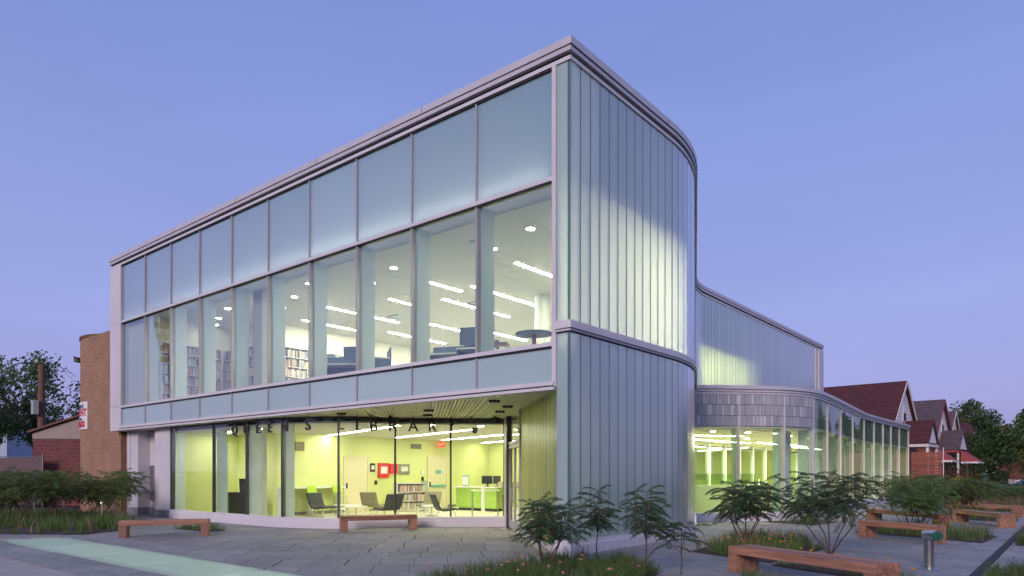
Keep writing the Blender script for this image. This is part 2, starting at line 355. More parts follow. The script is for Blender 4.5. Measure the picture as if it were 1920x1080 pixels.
# ------------------------------------------------------------------ mesh builder and object helpers
class MB:
    def __init__(s):
        s.v, s.f, s.m = [], [], []
    def add(s, vs, fs, mi=0):
        o = len(s.v)
        s.v += [tuple(p) for p in vs]
        s.f += [tuple(i + o for i in q) for q in fs]
        s.m += [mi] * len(fs)
        return s
    def box(s, c, size, rz=0.0, mi=0):
        hx, hy, hz = size[0] / 2, size[1] / 2, size[2] / 2
        ca, sa = math.cos(rz), math.sin(rz)
        vs = []
        for z in (-hz, hz):
            for x, y in ((-hx, -hy), (hx, -hy), (hx, hy), (-hx, hy)):
                vs.append((c[0] + x * ca - y * sa, c[1] + x * sa + y * ca, c[2] + z))
        return s.add(vs, [(3, 2, 1, 0), (4, 5, 6, 7), (0, 1, 5, 4), (1, 2, 6, 5), (2, 3, 7, 6), (3, 0, 4, 7)], mi)
    def span(s, x0, x1, y0, y1, z0, z1, mi=0):
        return s.box(((x0 + x1) / 2, (y0 + y1) / 2, (z0 + z1) / 2), (x1 - x0, y1 - y0, z1 - z0), 0, mi)
    def prism(s, poly, z0, z1, mi=0):
        a = sum(poly[i - 1][0] * poly[i][1] - poly[i][0] * poly[i - 1][1] for i in range(len(poly)))
        if a < 0: poly = poly[::-1]
        n = len(poly)
        vs = [(p[0], p[1], z0) for p in poly] + [(p[0], p[1], z1) for p in poly]
        fs = [tuple(range(n - 1, -1, -1)), tuple(range(n, 2 * n))]
        fs += [(i, (i + 1) % n, n + (i + 1) % n, n + i) for i in range(n)]
        return s.add(vs, fs, mi)
    def beam(s, a, b, w, h, mi=0, up=Vector((0, 0, 1))):
        a, b = Vector(a), Vector(b)
        d = (b - a).normalized()
        if abs(d.dot(up)) > 0.98: up = Vector((0, 1, 0))
        x = d.cross(up).normalized(); y = x.cross(d)
        vs = []
        for p in (a, b):
            for i, j in ((-1, -1), (1, -1), (1, 1), (-1, 1)):
                vs.append(p + x * i * w / 2 + y * j * h / 2)
        return s.add(vs, [(3, 2, 1, 0), (4, 5, 6, 7), (0, 1, 5, 4), (1, 2, 6, 5), (2, 3, 7, 6), (3, 0, 4, 7)], mi)
    def tube(s, pts, rad, n=6, mi=0):
        pts = [Vector(p) for p in pts]
        if not isinstance(rad, (list, tuple)): rad = [rad] * len(pts)
        vs, fs = [], []
        prev = None
        for i, p in enumerate(pts):
            d = (pts[min(i + 1, len(pts) - 1)] - pts[max(i - 1, 0)]).normalized()
            x = d.cross(Vector((0, 0, 1))) if abs(d.z) < 0.95 else d.cross(Vector((0, 1, 0)))
            x.normalize()
            if prev is not None and x.dot(prev) < 0: x = -x
            prev = x
            y = d.cross(x)
            for k in range(n):
                a = 2 * math.pi * k / n
                vs.append(p + (x * math.cos(a) + y * math.sin(a)) * rad[i])
        for i in range(len(pts) - 1):
            for k in range(n):
                fs.append((i * n + k, i * n + (k + 1) % n, (i + 1) * n + (k + 1) % n, (i + 1) * n + k))
        fs.append(tuple(range(n - 1, -1, -1))); fs.append(tuple(range((len(pts) - 1) * n, len(pts) * n)))
        return s.add(vs, fs, mi)
    def lathe(s, prof, n=20, c=(0, 0, 0), mi=0):
        vs, fs = [], []
        for r, z in prof:
            for k in range(n):
                a = 2 * math.pi * k / n
                vs.append((c[0] + r * math.cos(a), c[1] + r * math.sin(a), c[2] + z))
        for i in range(len(prof) - 1):
            for k in range(n):
                fs.append((i * n + k, i * n + (k + 1) % n, (i + 1) * n + (k + 1) % n, (i + 1) * n + k))
        fs.append(tuple(range(n - 1, -1, -1))); fs.append(tuple(range((len(prof) - 1) * n, len(prof) * n)))
        return s.add(vs, fs, mi)
    def sweep(s, path, prof, mi=0, closed_prof=True):
        """prof: (offset to the right of travel, z) run along an open plan path with mitred corners"""
        n, k = len(path), len(prof)
        vs = []
        for i in range(n):
            p = Vector(path[i]).to_2d()
            d1 = (p - Vector(path[i - 1]).to_2d()).normalized() if i else None
            d2 = (Vector(path[i + 1]).to_2d() - p).normalized() if i < n - 1 else None
            d1 = d1 or d2; d2 = d2 or d1
            n1 = Vector((d1.y, -d1.x)); n2 = Vector((d2.y, -d2.x))
            nn = (n1 + n2).normalized(); nn = nn / max(0.35, nn.dot(n1))
            for o, z in prof:
                q = p + nn * o
                vs.append((q.x, q.y, z))
        fs = []
        m = k if closed_prof else k - 1
        for i in range(n - 1):
            for j in range(m):
                fs.append((i * k + j, (i + 1) * k + j, (i + 1) * k + (j + 1) % k, i * k + (j + 1) % k))
        if closed_prof:
            fs.append(tuple(range(k))); fs.append(tuple(range((n - 1) * k + k - 1, (n - 1) * k - 1, -1)))
        return s.add(vs, fs, mi)
    def mesh(s, name, mats):
        me = bpy.data.meshes.new(name)
        me.from_pydata(s.v, [], s.f)
        for m in (mats if isinstance(mats, (list, tuple)) else [mats]):
            me.materials.append(M[m] if isinstance(m, str) else m)
        if len(me.polygons) == len(s.m): me.polygons.foreach_set('material_index', s.m)
        me.update()
        return me
    def build(s, name, mats, parent=None, smooth=False, bevel=0.0, loc=None, rz=0.0):
        me = s.mesh(name, mats)
        if smooth:
            me.polygons.foreach_set('use_smooth', [True] * len(me.polygons))
            me.set_sharp_from_angle(angle=R(42))
        return put(name, me, parent, loc, rz, bevel)

def put(name, me, parent=None, loc=None, rz=0.0, bevel=0.0):
    o = bpy.data.objects.new(name, me)
    col.objects.link(o)
    if parent: o.parent = parent
    if loc is not None: o.location = loc
    if rz: o.rotation_euler = (0, 0, rz)
    if bevel:
        b = o.modifiers.new('bevel', 'BEVEL'); b.width = bevel; b.segments = 2; b.limit_method = 'ANGLE'; b.angle_limit = R(40)
    return o

def tag(o, label=None, cat=None, group=None, kind=None):
    if label: o['label'] = label
    if cat: o['category'] = cat
    if group: o['group'] = group
    if kind: o['kind'] = kind
    return o

def thing(name, label, cat, loc=(0, 0, 0), rz=0.0, group=None):
    o = bpy.data.objects.new(name, None)
    o.empty_display_size = 0.2
    col.objects.link(o)
    o.location = loc; o.rotation_euler = (0, 0, rz)
    return tag(o, label, cat, group)

def copy_tree(o, parent=None):
    c = o.copy(); col.objects.link(c); c.parent = parent
    for ch in list(o.children): copy_tree(ch, c)
    return c

def camxy(p):
    dx, dy = p[0] - CAMX, p[1] - CAMY
    a = R(YAW)
    lx = dx * math.cos(a) + dy * math.sin(a); d = -dx * math.sin(a) + dy * math.cos(a)
    return lx, d
def frame_x(p):
    lx, d = camxy(p)
    return lx / max(d, 0.01)
def in_view(p, m=1.08):
    lx, d = camxy(p)
    return d > 6.0 and abs(lx / d) < 0.7385 * m and (1.65 * 1300 / d) < 193 * 1.25
ORD = ['first', 'second', 'third', 'fourth', 'fifth', 'sixth', 'seventh', 'eighth', 'ninth', 'tenth', 'eleventh', 'twelfth', 'thirteenth', 'fourteenth', 'fifteenth', 'sixteenth', 'seventeenth', 'eighteenth', 'nineteenth', 'twentieth']
def ordinal(i):
    return ORD[i] if i < 20 else ('twenty-' + ORD[i - 20] if i < 29 else '%dth' % (i + 1))
def rank(objs, text, group=None):
    """one label each, by place from the left of the picture"""
    for i, o in enumerate(sorted(objs, key=lambda o: frame_x(o.location))):
        o['label'] = text % ordinal(i)
        if group: o['group'] = group

def arc_corner(p0, v, p1, radius, n=8):
    """points of a fillet at vertex v between p0->v->p1"""
    p0, v, p1 = Vector(p0), Vector(v), Vector(p1)
    a = (p0 - v).normalized(); b = (p1 - v).normalized()
    ang = math.acos(max(-1, min(1, a.dot(b))))
    t = radius / math.tan(ang / 2)
    c = v + (a + b).normalized() * (radius / math.sin(ang / 2))
    s, e = v + a * t, v + b * t
    a0 = math.atan2(*(s - c).yx); a1 = math.atan2(*(e - c).yx)
    d = (a1 - a0 + math.pi) % (2 * math.pi) - math.pi
    return [(c.x + radius * math.cos(a0 + d * i / n), c.y + radius * math.sin(a0 + d * i / n)) for i in range(n + 1)]

def resample(path, pitch):
    """stations along a polyline: list of (x, y, heading)"""
    out = []; acc = 0.0; nxt = pitch / 2
    for i in range(len(path) - 1):
        a, b = Vector(path[i]), Vector(path[i + 1]); l = (b - a).length
        if l < 1e-6: continue
        while nxt <= acc + l:
            q = a + (b - a) * ((nxt - acc) / l)
            out.append((q.x, q.y, math.atan2(b.y - a.y, b.x - a.x))); nxt += pitch
        acc += l
    return out
def path_len(path):
    return sum((Vector(path[i + 1]) - Vector(path[i])).length for i in range(len(path) - 1))
def at_len(path, s):
    for i in range(len(path) - 1):
        a, b = Vector(path[i]), Vector(path[i + 1]); l = (b - a).length
        if s <= l or i == len(path) - 2:
            q = a + (b - a) * (s / l); return (q.x, q.y), math.atan2(b.y - a.y, b.x - a.x)
        s -= l
def sub_path(path, s0, s1):
    pts = [at_len(path, s0)[0]]; acc = 0
    for i in range(len(path) - 1):
        acc += (Vector(path[i + 1]) - Vector(path[i])).length
        if s0 + 1e-4 < acc < s1 - 1e-4: pts.append(path[i + 1])
    pts.append(at_len(path, s1)[0])
    return pts
# ------------------------------------------------------------------ ground, pavements
def structure(name, mb, mats, **k):
    return tag(mb.build(name, mats, **k), kind='structure')

structure('ground', MB().add([(-600, -600, -0.14), (600, -600, -0.14), (600, 900, -0.14), (-600, 900, -0.14)], [(0, 1, 2, 3)]), 'lawn')
structure('road', MB().span(9.5, 17.0, -200, 500, -0.139, -0.10), 'asphalt')
structure('kerb', MB().span(9.2, 9.5, -200, 500, -0.139, 0.01), 'sidewalk')
plaza = structure('plaza', MB().prism([(-32, -9.5), (9.2, -9.5), (9.2, 46), (-1, 46), (-1, 30), (-32, 4)], -0.135, -0.09), 'joint_sand')

BEDS = {
    'front': [(0.35, -4.6), (0.20, -2.0), (0.32, -0.75), (0.75, -0.28), (1.6, -0.30), (2.55, -1.15), (3.1, -3.2), (2.6, -4.6)],
    'middle': [(1.55, 2.2), (3.5, 1.35), (3.6, 4.6), (2.6, 6.0), (1.2, 6.2)],
    'bench': [(3.6, 1.05), (5.9, 0.02), (6.05, 0.40), (3.75, 1.5)],
    'second': [(3.0, 9.5), (6.1, 8.2), (6.2, 10.6), (4.3, 12.0), (3.0, 12.4)],
    'third': [(3.6, 18.0), (6.1, 16.9), (6.2, 18.9), (4.2, 20.6)],
    'far': [(3.4, 26.0), (6.2, 24.0), (6.2, 34.0), (2.6, 36.0)],
    'east': [(6.75, 8.0), (7.6, 8.2), (7.6, 9.6), (6.75, 9.6)],
    'corner': [(6.75, 0.4), (7.5, 0.4), (7.5, 2.3), (6.75, 2.2)],
    'pavilion': [(-0.4, 12.0), (1.4, 11.4), (1.6, 13.4), (0.9, 14.4), (0.35, 12.9)],
    'west': [(-14.6, -5.7), (-12.7, -4.4), (-13.5, -3.0), (-16.2, -1.6), (-21, -1.8), (-38, -7), (-36, -14), (-24, -12)],
    'fountain': [(-13.0, -1.9), (-11.0, -1.9), (-11.0, -1.3), (-12.7, -1.1)],
}
def inside(p, poly):
    r = False
    for i in range(len(poly)):
        a, b = poly[i - 1], poly[i]
        if (a[1] > p[1]) != (b[1] > p[1]) and p[0] < (b[0] - a[0]) * (p[1] - a[1]) / (b[1] - a[1]) + a[0]: r = not r
    return r
def clip(poly, n, c):
    """keep the side n.p >= c"""
    out = []
    for i in range(len(poly)):
        a, b = poly[i - 1], poly[i]
        da, db = a[0] * n[0] + a[1] * n[1] - c, b[0] * n[0] + b[1] * n[1] - c
        if (da >= 0) != (db >= 0):
            t = da / (da - db); out.append((a[0] + (b[0] - a[0]) * t, a[1] + (b[1] - a[1]) * t))
        if db >= 0: out.append(b)
    return out

def paver_field(e1, size, org, ni, nj, planes, stag, parent, cap=300):
    e1 = Vector(e1).normalized(); e2 = Vector((-e1.y, e1.x))
    cells = []
    for j in range(nj):
        off = (j * stag) % 1.0 + rnd.uniform(-0.05, 0.05)
        for i in range(ni):
            gx = rnd.choice((0.007, 0.007, 0.008, 0.012, 0.024)); gy = 0.007
            u0, u1 = (i + off) * size[0] + gx, (i + 1 + off) * size[0]
            v0, v1 = j * size[1] + gy, (j + 1) * size[1]
            q = [Vector(org) + e1 * u + e2 * v for u, v in ((u0, v0), (u1, v0), (u1, v1), (u0, v1))]
            q = [(p.x, p.y) for p in q]
            full = q
            for n, c in planes:
                q = clip(q, n, c)
                if len(q) < 3: break
            if len(q) < 3: continue
            cx, cy = sum(p[0] for p in q) / len(q), sum(p[1] for p in q) / len(q)
            if not any(in_view(p) for p in q): continue
            if any(all(inside(p, b) for p in q) for b in BEDS.values()): continue
            cells.append((camxy((cx, cy))[1], q, (cx, cy)))
    cells.sort(key=lambda t: t[0])
    rest = MB()
    for k, (d, q, c) in enumerate(cells):
        z = rnd.uniform(-0.0025, 0.0015)
        if k < cap:
            loc = [(p[0] - c[0], p[1] - c[1]) for p in q]
            MB().prism(loc, -0.085, 0).build('paver', 'paver', parent, loc=(c[0], c[1], z), bevel=0.004 if d < 16 else 0)
        else:
            rest.prism(q, -0.085, z)
    if rest.v: tag(rest.build('paver_field', 'paver', parent), kind='stuff')

paver_field((0.69, 0.725), (0.62, 1.0), (2.0, -24.0), 60, 40, [((0, 1), -4.96), ((-1, 0), -0.10)], 0.17, plaza, 240)
paver_field((1, 0), (1.15, 0.55), (-1.2, -7.0), 9, 100, [((1, 0), 0.112), ((-1, 0), -6.48)], 0.41, plaza, 300)
paver_field((1, 0), (1.15, 0.55), (5.3, -7.0), 5, 100, [((1, 0), 6.64), ((-1, 0), -9.1)], 0.29, plaza, 60)
paver_field((1, 0), (1.1, 0.52), (-18.0, -7.21), 22, 2, [((0, 1), -7.2), ((-1, 0), -0.1), ((0, -1), 6.295)], 0.5, plaza, 60)
paver_field((1, 0), (1.1, 0.6), (-19.0, -6.17), 7, 2, [((0, 1), -6.17), ((0, -1), 4.97), ((-1, 0.76), 8.62)], 0.5, plaza, 20)
tag(MB().span(6.50, 6.62, -6, 60, -0.088, -0.008).build('drain_channel', 'gasket', plaza), 'long dark drain slot across the right paving')
walk = structure('sidewalk', MB().span(-60, 9.2, -16, -7.24, -0.13, -0.03), 'joint_sand')
for i in range(12):
    MB().box((0, 0, -0.02), (1.5, 1.5, 0.05)).build('slab', 'sidewalk', walk, loc=(-13.5 + i * 1.51, -8.0, 0), bevel=0.006)

# glowing glass paving strip over a lit light well
def glass_strip(label, quads, lamp_s):
    root = thing('glass_paving_strip', label, 'skylight')
    for q in quads:
        MB().add([(p[0], p[1], 0.003) for p in q], [(0, 1, 2, 3)]).build('glass_slab', 'strip_glass', root)
    xs = [p[0] for q in quads for p in q]; ys = [p[1] for q in quads for p in q]
    x0, x1, y0, y1 = min(xs), max(xs), min(ys), max(ys)
    for ya in (y0 + 0.02, y1 - 0.06): MB().span(x0, x1, ya, ya + 0.04, -0.088, -0.032).build('well_side', 'white_wall', root)
    MB().span(x0, x1, y0 + 0.065, y1 - 0.065, -0.086, -0.076).build('well_lamp', lamp_s, root)
    return root
glow('well_light', (0.86, 1.0, 0.92), 0.62)
qs = []
for i in range(5):
    a, b = -12.2 + i * 2.35, -12.2 + (i + 1) * 2.35 - 0.03
    qs.append([(a - (0.55 if i == 0 else 0), -6.29), (b, -6.29), (b, -4.965), (a + (0.35 if i == 0 else 0), -4.965)])
glass_strip('long pale green glass strip set in the paving at the lower left', qs, 'well_light')
glass_strip('short pale green glass strip between the cedar benches on the right', [[(2.5, 15.3), (3.75, 14.7), (4.0, 15.5), (2.75, 16.1)]], 'well_light')

# ------------------------------------------------------------------ the library
LIB = thing('library_building', 'two storey library with glass facade, curved channel glass wall and glazed pavilion', 'building')
def part(name, label=None):
    o = bpy.data.objects.new(name, None); o.empty_display_size = 0.1; col.objects.link(o); o.parent = LIB
    if label: o['label'] = label
    return o
# plan of the channel glass wall
VX1, VX2 = (0.0, 5.75), (-5.7, 18.2)
UPATH = [(0.0, 0.0)] + arc_corner((0, 0), VX1, VX2, 6.4, 10) + arc_corner(VX1, VX2, (-5.7, 37), 5.5, 8) + [(-5.7, 36.7)]
JOIN = None
acc = 0
for i in range(len(UPATH) - 1):
    a, b = UPATH[i], UPATH[i + 1]
    if a[1] <= 10.74 <= b[1]:
        t = (10.74 - a[1]) / (b[1] - a[1]); JOIN = acc + t * (Vector(b) - Vector(a)).length
    acc += (Vector(b) - Vector(a)).length
LPATH = sub_path(UPATH, 0, JOIN)
FULL = [(-22.6, 0.0)] + UPATH[0:-1] + [(-5.7, 38.4)]

# parapet
MB().sweep(FULL, [(-0.35, 10.18), (0.085, 10.18), (0.085, 10.33), (-0.35, 10.36)]).build('parapet_cap', 'cap_metal', LIB)
MB().sweep(FULL, [(-0.30, 10.075), (0.055, 10.075), (0.055, 10.165), (-0.30, 10.165)]).build('parapet_lip', 'cap_metal', LIB)
MB().sweep(FULL, [(-0.30, 9.99), (-0.04, 9.99), (-0.04, 10.30), (-0.30, 10.30)]).build('parapet_reveal', 'gasket', LIB)
MB().sweep(FULL, [(-0.10, 9.905), (0.03, 9.905), (0.03, 9.985), (-0.10, 9.985)]).build('head_rail', 'panel_metal', LIB)
roofpoly = [(-22.5, 0.35)] + [(p[0] - 0.3, p[1] + 0.3) for p in UPATH] + [(-6.0, 38.1), (-22.5, 38.1)]
MB().prism(roofpoly, 9.99, 10.12).build('roof_deck', 'concrete_column', LIB)
# joints in the parapet cap
for x in (-4.2, -8.4, -12.7, -16.9):
    MB().span(x - 0.006, x + 0.006, -0.0875, -0.084, 10.185, 10.328).build('cap_joint', 'dark_mullion', LIB)
MB().span(0.084, 0.0875, 4.1, 4.112, 10.185, 10.328).build('cap_joint', 'dark_mullion', LIB)

# front facade of the upper storey
FX = [-0.42 - 2.113 * k for k in range(11)]
fac = part('facade', 'long curtain wall of clear and frosted panes')
for k in range(10):
    x1, x0 = FX[k] - 0.012, FX[k + 1] + 0.012
    o = MB().span(x0 - (x0 + x1) / 2, x1 - (x0 + x1) / 2, -0.006, 0.006, -1.66, 1.66).build('clear_pane', 'pane_glass', fac, loc=((x0 + x1) / 2, 0.056, 5.96))
    o.rotation_euler = (R(rnd.uniform(-0.15, 0.15)), 0, R(rnd.uniform(-0.15, 0.15)))
    MB().add([(x0, 0.035, 7.66), (x1, 0.035, 7.66), (x1, 0.035, 9.93), (x0, 0.035, 9.93)], [(0, 1, 2, 3)]).build('frosted_pane', 'frosted_glass', fac)
    MB().span(x0, x1, 0.03, 0.055, 3.50, 4.26).build('spandrel_pane', 'spandrel_glass', fac)
mull = MB().span(-0.022, 0.022, -0.01, 0.13, 3.50, 9.92).mesh('mullion', 'mullion_metal')
for k in range(1, 10): put('mullion', mull, fac, (FX[k], 0, 0))
mull2 = MB().span(-0.05, 0.05, -0.035, 0.13, 3.40, 9.92).mesh('end_mullion', 'panel_metal')
put('mullion', mull2, fac, (FX[0] + 0.045, 0, 0)); put('mullion', mull2, fac, (FX[10] - 0.045, 0, 0))
xa, xb = FX[10], FX[0]
for z0, z1, nm in ((7.60, 7.685, 'transom'), (4.235, 4.32, 'transom')):
    MB().span(xa, xb, -0.03, 0.12, z0, z1).build(nm, 'panel_metal', fac)
    MB().span(xa, xb, -0.012, 0.05, z0 - 0.035, z0 - 0.003).build('gasket', 'gasket', fac)
MB().span(xa - 0.1, -0.36, -0.07, 0.12, 3.43, 3.515).build('sill_band', 'panel_metal', fac)
MB().span(xa - 0.1, -0.36, -0.05, 0.12, 3.405, 3.427).build('gasket', 'gasket', fac)
MB().span(xa - 0.1, -0.36, -0.06, 0.20, 3.34, 3.402).build('sill_band', 'panel_metal', fac)
MB().span(xa, xb, -0.012, 0.12, 9.86, 9.9).build('gasket', 'gasket', fac)
fin = MB().span(-0.035, 0.035, 0.14, 0.56, 4.26, 7.62).mesh('fin', 'fin_white')
for k in range(1, 11): put('fin', fin, fac, (FX[k] + 0.02, 0, 0))
# end panels at the left of the facade
for z0, z1 in ((3.345, 4.28), (4.29, 7.64), (7.65, 9.9)):
    MB().span(-22.6, xa - 0.10, -0.03, 0.3, z0, z1).build('cladding_panel', 'panel_metal', LIB)

# channel glass planks
PW = 0.372
def plank_mesh(w, z0, z1, name, face='channel_glass'):
    g, t, fl = 0.0015, 0.012, 0.06
    a = w / 2 - g
    pr = [(-a, 0), (a, 0), (a, -fl), (a - t, -fl), (a - t, -t), (-a + t, -t), (-a + t, -fl), (-a, -fl)]
    # the flat of the trough, then a greener zone at each edge where the flange stands behind the face
    b = MB(); e = 0.014
    b.add([(-a + e, 0, z0), (a - e, 0, z0), (a - e, 0, z1), (-a + e, 0, z1)], [(0, 1, 2, 3)], 0)
    for s in (-1, 1):
        b.prism([(s * (a - e), 0.0), (s * (a - 0.003), 0.001), (s * a, 0.005), (s * a, fl), (s * (a - t), fl), (s * (a - t), t), (s * (a - e), t)], z0, z1, 1)
    b.span(a - 0.010, a + 0.014, fl + 0.001, fl + 0.004, z0, z1, 1)      # seal behind the joint
    return b.mesh(name, [face, 'channel_edge'])
# in mesh space: x along the wall, +y inward
def planks(path, z0, z1, holder, mesh=None):
    me = mesh or plank_mesh(PW, z0, z1, 'glass_plank')
    for x, y, h in resample(path, PW):
        put('glass_plank', me, holder, (x, y, 0), h)
up = part('upper_channel_wall', 'curved wall of translucent glass planks, upper storey')
planks(UPATH, 4.725, 9.90, up)
MB().add([(-0.325, 0.004, 4.725), (-0.004, 0.004, 4.725), (-0.004, 0.004, 9.90), (-0.325, 0.004, 9.90)], [(0, 1, 2, 3)]).build('corner_plank', 'channel_glass', up)
MB().sweep([(-0.33, 0.0)] + UPATH, [(-0.15, 4.50), (0.035, 4.50), (0.035, 4.545), (0.075, 4.55), (0.075, 4.64), (0.03, 4.65), (0.03, 4.715), (-0.15, 4.715)]).build('band_rail', 'panel_metal', up)
MB().sweep([(-0.33, 0.0)] + UPATH, [(-0.1, 4.475), (0.02, 4.475), (0.02, 4.498), (-0.1, 4.498)]).build('gasket', 'gasket', up)
lw = part('lower_channel_wall', 'wall of translucent glass planks at street level')
planks(LPATH, 0.30, 4.47, lw)
MB().add([(-0.325, 0.004, 0.30), (-0.004, 0.004, 0.30), (-0.004, 0.004, 4.47), (-0.325, 0.004, 4.47)], [(0, 1, 2, 3)]).build('corner_plank', 'channel_glass', lw)
MB().sweep([(-0.35, 0.0)] + LPATH, [(-0.2, -0.02), (0.05, -0.02), (0.05, 0.20), (0.03, 0.205), (0.03, 0.292), (-0.2, 0.292)]).build('base_rail', 'panel_metal', lw)
# end of the far wing: slot window and corner panel
ew = part('wing_end', 'slim window and pale corner panel at the end of the upper wing')
MB().span(-5.75, -5.70, 36.78, 37.3, 4.3, 9.88).build('slot_window', 'pane_glass', ew)
MB().span(-5.8, -5.66, 36.70, 36.78, 4.3, 9.9).build('jamb', 'panel_metal', ew)
MB().span(-5.8, -5.66, 36.78, 37.3, 6.95, 7.05).build('transom', 'panel_metal', ew)
for z0, z1 in ((4.3, 7.42), (7.43, 9.9)):
    MB().span(-5.9, -5.62, 37.3, 38.3, z0, z1).build('cladding_panel', 'panel_metal', ew)
# closing walls out of sight
MB().span(-22.6, -22.4, 0.3, 38.3, 0.0, 9.98).build('side_wall', 'tan_brick', LIB)
MB().span(-22.4, -5.9, 38.1, 38.3, 0.0, 9.98).build('rear_wall', 'tan_brick', LIB)

# storey slab, upper floor, ceiling
inn = [(p[0] - 0.35, p[1] + 0.1) for p in UPATH]
slab = [(-22.3, 0.16)] + [(-0.35, 0.16)] + inn[1:] + [(-6.05, 37.9), (-22.3, 37.9)]
MB().prism(slab, 3.62, 4.20).build('floor_slab', 'concrete_column', LIB)
MB().sweep([(0.0, 0.3)] + UPATH[1:], [(-0.42, 4.10), (-0.075, 4.10), (-0.075, 4.46), (-0.42, 4.46)]).build('slab_edge', 'white_wall', LIB)
MB().prism(slab, 4.205, 4.25).build('upper_floor', 'carpet', LIB)
ceil = [(-22.3, 0.72)] + [(-0.2, 0.72)] + [(p[0] - 0.14, p[1]) for p in UPATH if p[1] > 1.0] + [(-5.84, 37.9), (-22.3, 37.9)]
MB().prism(ceil, 7.60, 7.66).build('upper_ceiling', 'ceiling_paint', LIB)
MB().span(-22.3, -0.2, 0.95, 1.0, 7.665, 9.95).build('bulkhead', 'white_wall', LIB)
MB().span(-21.5, -0.5, 0.135, 0.30, 7.655, 7.690).build('added_ledge', 'white_wall', LIB)  # added ledge that hides the strip from below
MB().span(-21.4, -0.6, 0.19, 0.25, 7.692, 7.705).build('added_cove_strip', 'added_cove_strip', LIB)  # unseen strip added to brighten the frosted panes from the bottom up
# plenum above the ceiling is closed off from the wall by its own back panel
MB().sweep([(-0.0, 1.1)] + UPATH[1:], [(-0.7, 7.665), (-0.66, 7.665), (-0.66, 9.95), (-0.7, 9.95)]).build('plenum_liner', 'white_wall', LIB)
up_in = part('upper_interior', 'white walls of the upper reading room')
def wall(holder, x0, x1, y0, y1, z0, z1, m): return MB().span(x0, x1, y0, y1, z0, z1).build('interior_wall', m, holder)
wall(up_in, -17.0, -16.8, 3.5, 26.3, 4.25, 7.6, 'white_wall')
wall(up_in, -19.8, -17.0, 3.5, 3.7, 4.25, 7.6, 'white_wall')
wall(up_in, -19.8, -19.6, 0.40, 3.5, 4.25, 7.6, 'white_wall')
wall(up_in, -21.6, -19.6, 0.25, 0.40, 4.25, 7.6, 'white_wall')
wall(up_in, -17.0, -6.0, 26.3, 26.5, 4.25, 7.6, 'white_wall')
wall(up_in, -8.3, -8.15, 17.6, 26.3, 4.25, 7.6, 'lime_wall')  # unseen partition added to bounce lime light onto the wing glass
# faint ceiling joints and access panels
cj = MB()
for k in range(9):
    cj.span(-2.2 - k * 2.0, -2.19 - k * 2.0, 1.2 + (k % 3) * 1.2, 3.0 + (k % 3) * 1.2, 7.594, 7.599)
for (x, y) in ((-1.7, 2.4), (-4.9, 3.2), (-9.6, 3.6), (-5.6, 4.4)):
    cj.span(x, x + 0.9, y, y + 0.02, 7.594, 7.599); cj.span(x, x + 0.02, y, y + 0.9, 7.592, 7.598)
cj.build('ceiling_joint', 'concrete_column', LIB)

# soffit of ribbed metal under the overhang
sf = MB()
dv = Vector((-0.7296, 0.684)).normalized(); sv = Vector((0.684, 0.7296)).normalized()
sf.prism([(-22.3, 0.17), (-0.4, 0.17), (-0.4, 0.6), (-5.6, 5.6), (-22.3, 5.6)], 3.40, 3.42)
k = 0
x = -24.0
while x < -0.42:
    if k % 34 != 33:
        a = Vector((x, 0.15)); L_ = 5.4 / dv.y
        b = a + dv * L_
        if a.x > -19.5:
            sf.beam((a.x, a.y, 3.365), (b.x, b.y, 3.365), 0.052, 0.055)
    x += 0.088 / abs(dv.y * 1.0) ; k += 1
soffit = sf.build('soffit', 'soffit_metal', LIB)
MB().span(-22.2, -17.0, 0.14, 0.6, 3.335, 3.36).build('soffit_edge', 'panel_metal', LIB)
dl = MB()
for i in (-1, 0, 1): dl.lathe([(0.038, 0), (0.038, 0.04), (0.025, 0.045)], 10, (i * 0.085, 0, -0.03))
dl.box((0, 0, 0.02), (0.28, 0.04, 0.02))
dlm = dl.mesh('downlight_cluster', 'black_metal')
for x, y in ((-3.2, 1.9), (-4.3, 2.9), (-5.5, 1.4), (-6.6, 2.4), (-8.2, 0.6), (-2.6, 0.7)):
    put('downlight_cluster', dlm, soffit, (x, y, 3.31), R(40))

# street-level glazing of the lobby
def catmull(pts, n=6):
    out = []
    P = [Vector(pts[0]) * 2 - Vector(pts[1])] + [Vector(p) for p in pts] + [Vector(pts[-1]) * 2 - Vector(pts[-2])]
    for i in range(1, len(P) - 2):
        for k in range(n):
            t = k / n
            a, b, c, d = P[i - 1], P[i], P[i + 1], P[i + 2]
            q = 0.5 * ((2 * b) + (c - a) * t + (2 * a - 5 * b + 4 * c - d) * t * t + (3 * b - a - 3 * c + d) * t ** 3)
            out.append((q.x, q.y))
    out.append(tuple(pts[-1]))
    return out
LGM = [(-18.0, 0.33), (-14.9, 0.33), (-12.8, 0.34), (-10.95, 0.46), (-9.15, 1.2), (-8.25, 2.62), (-7.1, 3.85), (-5.85, 4.92)]
LG = catmull(LGM, 6)
lg = part('lobby_glazing', 'curved street level window wall')
for i in range(7):
    seg = LG[i * 6:i * 6 + 7]
    MB().sweep(seg, [(-0.012, 0.32), (0.0, 0.32), (0.0, 3.30), (-0.012, 3.30)]).build('glass_pane', 'lobby_glass', lg, smooth=True)
mm = MB().span(-0.028, 0.028, -0.02, 0.08, 0.31, 3.33).mesh('mullion', 'dark_mullion')
fm = MB().span(-0.02, 0.02, 0.14, 0.50, 0.05, 3.14).mesh('fin', 'fin_white')
for i, p in enumerate(LGM):
    a, b = Vector(LG[max(0, i * 6 - 1)]), Vector(LG[min(len(LG) - 1, i * 6 + 1)])
    h = math.atan2(b.y - a.y, b.x - a.x)
    put('mullion', mm, lg, (p[0], p[1], 0), h)
    if i in (0, 1, 2, 3): put('fin', fm, lg, (p[0], p[1], 0), h)
